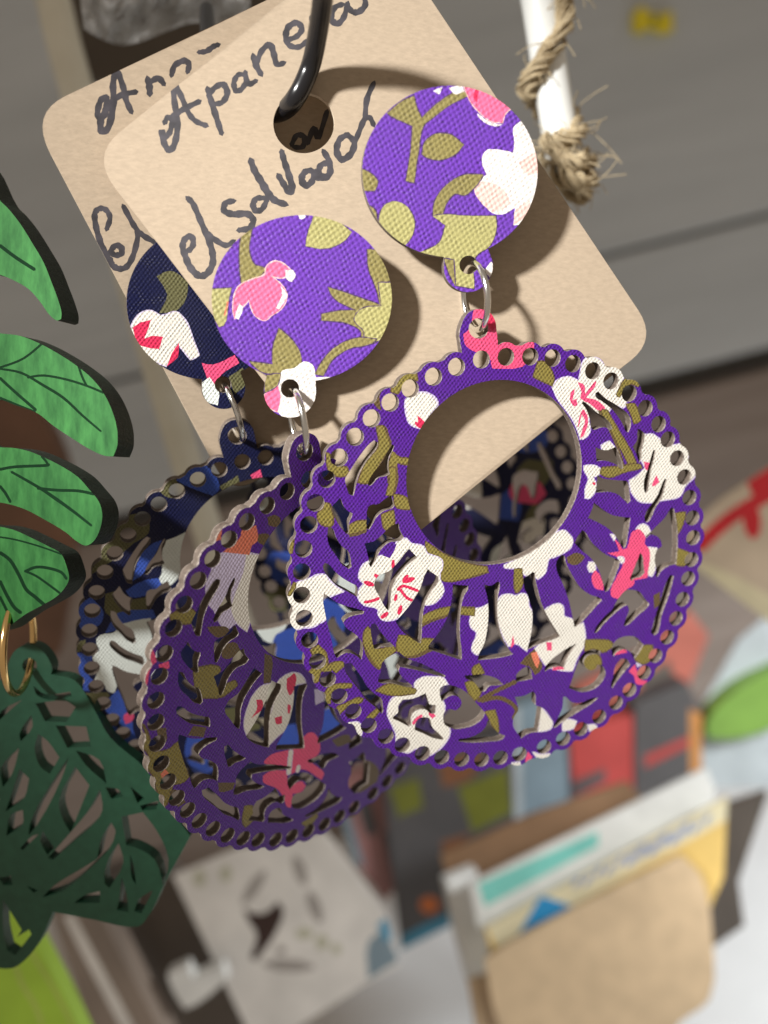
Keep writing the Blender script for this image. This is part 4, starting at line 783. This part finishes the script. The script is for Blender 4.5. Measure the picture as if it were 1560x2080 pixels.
# ------------------------------------------------------------------ the setting behind: plank wall and counter
def ray_world(px, py):
    o = CAMW.translation; d = (W(pp(px, py, 1.0)) - o).normalized(); return o, d
WALLY = 0.47
def wall_hit(px, py):
    o, d = ray_world(px, py); t = (WALLY - o.y) / d.y; return o + d * t
def wall_depth(px, py):
    h = wall_hit(px, py); return -(CAMW.inverted() @ h).z
M['plank'] = grainy('grey_painted_plank', (0.50, 0.535, 0.56), (0.63, 0.665, 0.69), 30, 0.6, 0.0004, 6, (0.25, 1, 3), lo=0.2, hi=0.8)
M['gap'] = plain('dark_gap', (0.10, 0.095, 0.09), 0.9)
M['counter'] = grainy('white_counter', (0.80, 0.81, 0.82), (0.87, 0.88, 0.89), 25, 0.5, 0.0002)
def box_mesh(name, x0, x1, y0, y1, z0, z1, mat, bev=0.0015):
    bm = bmesh.new(); bmesh.ops.create_cube(bm, size=1)
    for v in bm.verts: v.co = Vector(((x0 + x1)/2 + v.co.x * (x1 - x0), (y0 + y1)/2 + v.co.y * (y1 - y0), (z0 + z1)/2 + v.co.z * (z1 - z0)))
    if bev: bmesh.ops.bevel(bm, geom=bm.edges[:], offset=bev, segments=2, affect='EDGES', profile=0.5)
    me = bpy.data.meshes.new(name); bm.to_mesh(me); bm.free(); me.materials.append(M[mat]); return me
zA = wall_hit(1380, 483).z; zB = wall_hit(1455, 757).z; zL = wall_hit(120, 567).z; zc = wall_hit(1100, 1560).z
wall = put('wall', box_mesh('wall', -0.9, 0.9, WALLY + 0.012, WALLY + 0.03, zc - 0.25, 1.9, 'gap', 0), Matrix.Identity(4)); tag(wall, None, kind='structure'); PINV['wall'] = Matrix.Identity(4)
edges = [(zc - 0.2, zB - 0.0065), (zB + 0.0065, zA - 0.0012), (zA + 0.0012, zA + 0.215)]; z = zA + 0.2175
while z < 1.8: edges.append((z, z + 0.2)); z += 0.2025
M['plank_taupe'] = grainy('taupe_plank', (0.24, 0.195, 0.17), (0.38, 0.32, 0.285), 30, 0.65, 0.0004, 6, (0.25, 1, 3), lo=0.2, hi=0.8)  # browner, darker plank below the wide gap
for i, (a, b) in enumerate(edges):
    put('plank', box_mesh('plank', -0.85, 0.85, WALLY, WALLY + 0.012, a, b, 'plank' if i else 'plank_taupe', 0.0018), Matrix.Identity(4), wall)
oc, dc = ray_world(1500, 1960); cz = (oc + dc * (0.40 / dc.dot(W((0, 0, 1)) - oc))).z
ct = put('counter', box_mesh('counter', -0.9, 0.9, 0.0, WALLY, cz - 0.03, cz, 'counter', 0.002), Matrix.Identity(4)); tag(ct, None, kind='structure')

# ------------------------------------------------------------------ blurred stock on the counter
def vert_plane(px, py, d, yaw=0.0, lean=0.0):
    """upright sheet at a pixel and depth, facing the camera side"""
    f = FWD; n = -(f * math.cos(yaw) + UP.cross(f) * math.sin(yaw)); n = (n + UP * lean).normalized()
    r = n.cross(UP); 
    if r.x < 0: r = -r
    r.normalize(); dn = n.cross(r); 
    if dn.y < 0: dn = -dn
    p = Plane(pp(px, py, d), tuple(r), tuple(dn))
    return p
def colmat(key, col, rough=0.55, amp=0.12, sc_=60):
    if key not in M: M[key] = plain(key, col, rough, nscale=sc_, namp=amp)
    return key
def sheet(name, label, cat, pl, poly, prints, t, base, edge=None, parent=None, group=None, sub=1):
    lp = pl.loop(poly); lp = smooth(lp, sub) if sub > 1 else lp
    pr = [(smooth(pl.loop(p), 3), m) for m, p in prints]
    o = put(name, plate_mesh(name, lp, [], pr, t, base, edge or base), pl.matrix(), parent)
    if label: tag(o, label, cat, group)
    return o
cm = colmat
cm('paper_white', (0.74, 0.74, 0.72)); cm('paper_teal', (0.20, 0.58, 0.52)); cm('paper_yellow', (0.72, 0.50, 0.16)); cm('paper_pale', (0.74, 0.66, 0.44)); cm('print_blue', (0.03, 0.27, 0.55)); cm('print_navy', (0.02, 0.06, 0.09)); cm('print_ink_blue', (0.30, 0.36, 0.52))
cm('kraft_box', (0.58, 0.43, 0.27), 0.75, 0.1, 120); cm('kraft_shaded', (0.24, 0.135, 0.07), 0.8); cm('cover_slate', (0.20, 0.27, 0.32)); cm('cover_red', (0.42, 0.055, 0.05)); cm('cover_black', (0.085, 0.08, 0.082)); cm('cover_salmon', (0.50, 0.15, 0.11)); cm('edge_orange', (0.50, 0.22, 0.06)); cm('leaf_lime', (0.17, 0.31, 0.05)); cm('grey_pale', (0.42, 0.46, 0.48)); cm('dark_taupe', (0.12, 0.10, 0.085))
cm('print_olive', (0.16, 0.17, 0.02)); cm('print_orange', (0.62, 0.16, 0.03)); cm('cover_brown', (0.22, 0.09, 0.04)); cm('print_sky', (0.05, 0.28, 0.45)); cm('dusty_pink', (0.33, 0.16, 0.15)); cm('heart_brown', (0.035, 0.015, 0.012)); cm('print_grey', (0.34, 0.31, 0.29)); cm('print_sage', (0.48, 0.47, 0.36)); cm('card_white', (0.72, 0.69, 0.655)); cm('wood_taupe', (0.24, 0.19, 0.155), 0.6, 0.25, 25); cm('wood_brown_shaded', (0.17, 0.085, 0.05), 0.6, 0.3, 30); cm('lime', (0.46, 0.74, 0.07), 0.45, 0.1, 80); cm('lime_pale', (0.52, 0.68, 0.14)); cm('ribbon_red', (0.62, 0.02, 0.03), 0.4); cm('clip_yellow', (0.80, 0.66, 0.02), 0.4); cm('sheet_dark_brown', (0.085, 0.068, 0.052), 0.9); cm('tan_board', (0.62, 0.50, 0.37))

# kraft card box with leaflets
kb = vert_plane(1200, 1900, 0.300, 0.06, 0.35)
sheet('kraft_box', 'open kraft paper box holding leaflets on the white counter', 'box', kb, [(985,1950),(1050,1908),(1385,1738),(1425,1780),(1447,1900),(1442,2030),(1380,2078),(1330,2150),(1040,2150),(1003,2050)], [], 0.002, 'kraft_box', sub=3)
bx = bpy.data.objects['kraft_box']; PINV['kraft_box'] = bx.matrix_basis.inverted()
sheet('back_flap', None, None, vert_plane(1100, 1700, 0.338, 0.06, 0.30), [(895,1738),(1080,1655),(1275,1588),(1320,1640),(1330,1800),(960,1960)], [], 0.002, 'kraft_shaded', parent=bx)  # darker copy of the box kraft, the flap's shadow painted in
sheet('side_panel', None, None, vert_plane(985, 1990, 0.306, 0.9, 0.2), [(958,1990),(1000,1975),(1012,2040),(1030,2150),(985,2150)], [], 0.002, 'kraft_box', parent=bx)
txt = [('print_ink_blue', stroke([(1165 + i * 22, 1800 - i * 10.6 + 7 * (i % 2)), (1178 + i * 22, 1788 - i * 10.6 - 6 * ((i + 1) % 2))], 13 if 4 < i < 11 else 7)) for i in range(13)]
sheet('leaflet', 'yellow leaflet with blue mountain picture and blue lettering in the kraft box', 'leaflet', vert_plane(1200, 1850, 0.309, 0.06, 0.32), [(985,1885),(1478,1618),(1470,1780),(1440,1850),(1040,2060),(1012,1990)], [('paper_pale', [(985,1880),(1478,1612),(1476,1665),(1010,1925)]), ('print_blue', [(1038,1925),(1098,1818),(1175,1845),(1150,1880)]), ('print_navy', [(1040,1926),(1068,1888),(1165,1852),(1150,1882),(1090,1912)])] + txt, 0.0012, 'paper_yellow', 'paper_pale')
sheet('leaflet', 'white leaflet with a teal band standing in the kraft box', 'leaflet', vert_plane(1200, 1750, 0.318, 0.06, 0.32), [(955,1795),(1435,1560),(1452,1600),(1448,1660),(1000,1900),(972,1890)], [('paper_teal', [(970,1795),(1214,1688),(1216,1718),(985,1842)])], 0.0015, 'paper_white')
sheet('book', 'white book block standing at the open side of the kraft box', 'book', vert_plane(960, 1900, 0.326, 0.35, 0.25), [(908,1790),(968,1765),(985,1850),(998,1985),(962,2012),(935,1920)], [], 0.006, 'paper_white', sub=1)
# books behind
sheet('book', 'slate blue book cover standing behind the kraft box', 'book', vert_plane(1100, 1560, 0.37, 0.1, 0.2), [(1040,1440),(1150,1400),(1168,1640),(1045,1680)], [('grey_pale', [(1040,1440),(1056,1436),(1062,1680),(1045,1680)])], 0.012, 'cover_slate')
sheet('book', 'red book standing between the slate book and the black book', 'book', vert_plane(1230, 1560, 0.372, 0.1, 0.2), [(1158,1490),(1286,1450),(1292,1630),(1168,1660)], [('cover_black', [(1160,1590),(1230,1560),(1230,1585),(1165,1620)])], 0.012, 'cover_red')
sheet('book', 'black book with a red band and an orange edge', 'book', vert_plane(1345, 1540, 0.374, 0.1, 0.2), [(1290,1430),(1395,1385),(1425,1450),(1425,1580),(1290,1640)], [('cover_red', [(1310,1535),(1400,1495),(1400,1515),(1310,1560)]), ('edge_orange', [(1400,1440),(1425,1450),(1425,1580),(1402,1590)])], 0.012, 'cover_black')
sheet('book', 'salmon red book leaning on the wall above the black book', 'book', vert_plane(1290, 1380, 0.40, 0.1, 0.2), [(1170,1400),(1310,1330),(1400,1240),(1440,1290),(1390,1420),(1260,1490),(1180,1500)], [('dark_taupe', [(1300,1380),(1360,1340),(1370,1390),(1310,1430)])], 0.008, 'cover_salmon')
sheet('green_cloth', 'muted lime green cloth bunched beside the black book', 'cloth', vert_plane(1500, 1440, 0.385, 0.1, 0.2), [(1435,1470),(1500,1400),(1600,1350),(1600,1470),(1500,1500),(1440,1500)], [], 0.01, 'leaf_lime', sub=3)
sheet('paper_sheet', 'pale grey sheet of paper leaning behind the lime green cloth', 'paper', vert_plane(1500, 1420, 0.395, 0.1, 0.25), [(1400,1480),(1500,1300),(1620,1200),(1620,1600),(1420,1600)], [], 0.001, 'grey_pale')
sheet('gap_sheet', 'dark taupe sheet for the dark gap beside the kraft box', 'gap_sheet', vert_plane(1490, 1760, 0.335, -0.2, 0.2), [(1440,1650),(1560,1612),(1500,1790),(1512,1880),(1440,1930)], [], 0.004, 'dark_taupe')  # taupe sheet that stands in for the dark gap beside the box
sheet('book', 'black floral book with olive leaves, an orange flower and a blue strip', 'book', vert_plane(900, 1700, 0.365, 0.05, 0.2), [(775,1560),(1040,1480),(1045,1680),(905,1740),(915,1880),(815,1930)], [('print_olive', [(930,1600),(1030,1560),(1040,1650),(960,1690)]), ('cover_brown', [(890,1550),(980,1520),(960,1580),(900,1600)]), ('cover_brown', [(895,1710),(960,1690),(905,1745)]), ('print_orange', circle(872,1838,20,18)), ('print_olive', [(745,1830),(800,1810),(790,1880)]), ('print_sky', [(818,1900),(920,1850),(918,1880),(815,1930)]), ('print_olive', [(790,1600),(850,1580),(860,1640),(810,1660)])], 0.012, 'cover_black', sub=1)
sheet('book', 'dusty pink and dark striped book standing beside the white greeting card', 'book', vert_plane(740, 1690, 0.368, 0.05, 0.2), [(670,1590),(770,1560),(830,1780),(780,1830),(720,1750)], [('cover_black', [(715,1610),(745,1600),(770,1690),(745,1700)]), ('cover_slate', [(670,1590),(690,1585),(740,1760),(722,1752)]), ('cover_black', [(775,1690),(800,1690),(815,1760),(795,1770)])], 0.01, 'dusty_pink')
c5 = lambda *p: crop(250, 1600, 2.229, p)
sheet('greeting_card', 'white greeting card printed with a dark heart-shaped bird', 'card', vert_plane(560, 1880, 0.315, 0.0, 0.3), [(351,1779),(480,1725),(660,1690),(780,1850),(812,1960),(740,2000),(600,2090),(560,2140),(525,2140)],
   [('heart_brown', c5((545,545),(600,570),(650,562),(700,515),(725,550),(690,660),(600,785),(575,770),(605,665),(565,600))), ('print_grey', stroke(c5((640,380),(545,520)), 9)), ('print_grey', stroke(c5((640,798),(860,812)), 9)), ('print_grey', stroke(c5((780,320),(820,430)), 15)), ('print_grey', stroke(c5((845,480),(890,600)), 14)), ('print_sage', c5(*circle(345,410,28,40))), ('print_sage', c5(*circle(465,390,26,38))), ('print_sage', c5(*circle(820,660,40,26))), ('print_sage', c5(*circle(900,700,30,34))), ('print_sage', c5(*circle(965,730,22,26))), ('print_grey', c5(*circle(715,735,24,18))),
    ('cover_slate', c5((1110,700),(1180,640),(1250,780),(1110,870))), ('print_sky', c5((1150,620),(1230,560),(1270,640),(1190,700)))], 0.0015, 'card_white')
sheet('picture_frame', 'grey brown wooden frame standing beside the lime pouch', 'frame', vert_plane(260, 1980, 0.30, 0.0, 0.3), [(95,1830),(170,1790),(350,2140),(200,2140)], [('card_white', [(128,1862),(148,1855),(285,2110),(258,2110)])], 0.012, 'wood_taupe')
sheet('wooden_board', 'dark brown wooden board between the frame and the greeting card', 'board', vert_plane(330, 1950, 0.325, 0.0, 0.3), [(200,1780),(330,1740),(540,2140),(330,2140)], [], 0.012, 'dark_taupe')
cl = sheet('paper_clip', 'small white plastic clip on the dark wooden board', 'clip', vert_plane(410, 1990, 0.305, 0.0, 0.3), [(340,1980),(380,1962),(392,1988),(450,1962),(462,1990),(400,2040),(375,2050),(350,2010)], [], 0.006, 'paper_white', sub=3)
pch = vert_plane(60, 2000, 0.20, 0.25, 0.3)
sheet('pouch', 'lime green stitched pouch under the dark green leaf', 'pouch', pch, [(-60,1800),(20,1850),(75,1920),(190,2150),(-60,2150)], [('lime_pale', stroke([(0,1910),(30,1960),(45,2000),(70,2040),(85,2080)], 10)), ('lime_pale', stroke([(60,1930),(110,2010),(150,2090)], 8))], 0.010, 'lime', sub=2)
sheet('wooden_board', 'reddish brown board behind the light green wooden leaf', 'board', vert_plane(80, 1000, 0.30, 0.1, 0.0), [(-80,770),(50,805),(110,890),(140,980),(150,1100),(120,1330),(-80,1400)], [], 0.012, 'wood_brown_shaded', sub=2)  # brown wood, with the shadow behind the leaf mixed into its colour
kt = sheet('gift_tag', 'kraft gift tag printed with a red ribbon bow, behind the lace drop', 'tag', vert_plane(1520, 1110, 0.26, -0.15, 0.1), [(1395,1075),(1470,1010),(1640,900),(1640,1330),(1560,1262),(1440,1172),(1395,1140)], [('ribbon_red', stroke([(1420,1110),(1480,1055),(1560,1005),(1620,970)], 28)), ('ribbon_red', [(1508,960),(1570,930),(1600,960),(1590,1000),(1530,1010)]), ('ribbon_red', stroke([(1525,1030),(1530,1085)], 26)), ('paper_pale', [(1400,1135),(1450,1150),(1600,1250),(1600,1300),(1440,1195)])], 0.0012, 'tan_board')
yb = sheet('bow_clip', 'small yellow bow clip fixed to the grey planks', 'clip', vert_plane(1330, 42, wall_depth(1330, 42) - 0.004, 0, 0), [(1290,22),(1305,12),(1328,30),(1345,28),(1366,22),(1368,62),(1345,66),(1328,54),(1300,66),(1288,58)], [('print_olive', circle(1330, 42, 7, 9))], 0.006, 'clip_yellow', sub=3)

sheet('darkening_sheet', 'dark brown sheet added to darken the area behind the clear plastic bag', 'pouch', vert_plane(300, 20, 0.26, 0.1, 0), [(60,-120),(560,-160),(560,120),(380,125),(260,165),(150,150),(95,40)], [], 0.012, 'sheet_dark_brown', sub=3)  # dark sheet added only to darken the area behind the bag
# clear plastic bag at the top
m, nt, bs = new_mat('clear_film'); M['film'] = m
bs.inputs['Base Color'].default_value = (0.9, 0.92, 0.93, 1); bs.inputs['Roughness'].default_value = 0.12; bs.inputs['Alpha'].default_value = 0.55; bs.inputs['Specular IOR Level'].default_value = 0.9
nn = noise_tex(nt, None, 60, 3); bp = N(nt, 'ShaderNodeBump'); bp.inputs['Strength'].default_value = 0.5; nt.links.new(nn, bp.inputs['Height']); nt.links.new(bp.outputs[0], bs.inputs['Normal'])
nx, ny = 60, 34; V = []; Fc = []
for j in range(ny):
    for i in range(nx):
        u, v = i / (nx - 1), j / (ny - 1); x = 170 + 330 * u + 50 * (1 - v) * (u - .5); y = -140 + 215 * v + 25 * math.sin(u * 7) - 30 * abs(u - .55)
        d = 0.150 + 0.011 * noise.noise(Vector((u * 7, v * 4, 1))) + 0.007 * abs(noise.noise(Vector((u * 15 + v * 6, v * 5, 4))))
        V.append(tuple(W(pp(x, y, d))))
for j in range(ny - 1):
    for i in range(nx - 1): a = j * nx + i; Fc.append((a, a + 1, a + nx + 1, a + nx))
me = bpy.data.meshes.new('plastic_bag'); me.from_pydata(V, [], Fc); me.materials.append(M['film']); me.polygons.foreach_set('use_smooth', [True] * len(Fc)); me.update()
tag(put('plastic_bag', me, Matrix.Identity(4)), 'crumpled clear plastic bag above the rear card', 'bag')
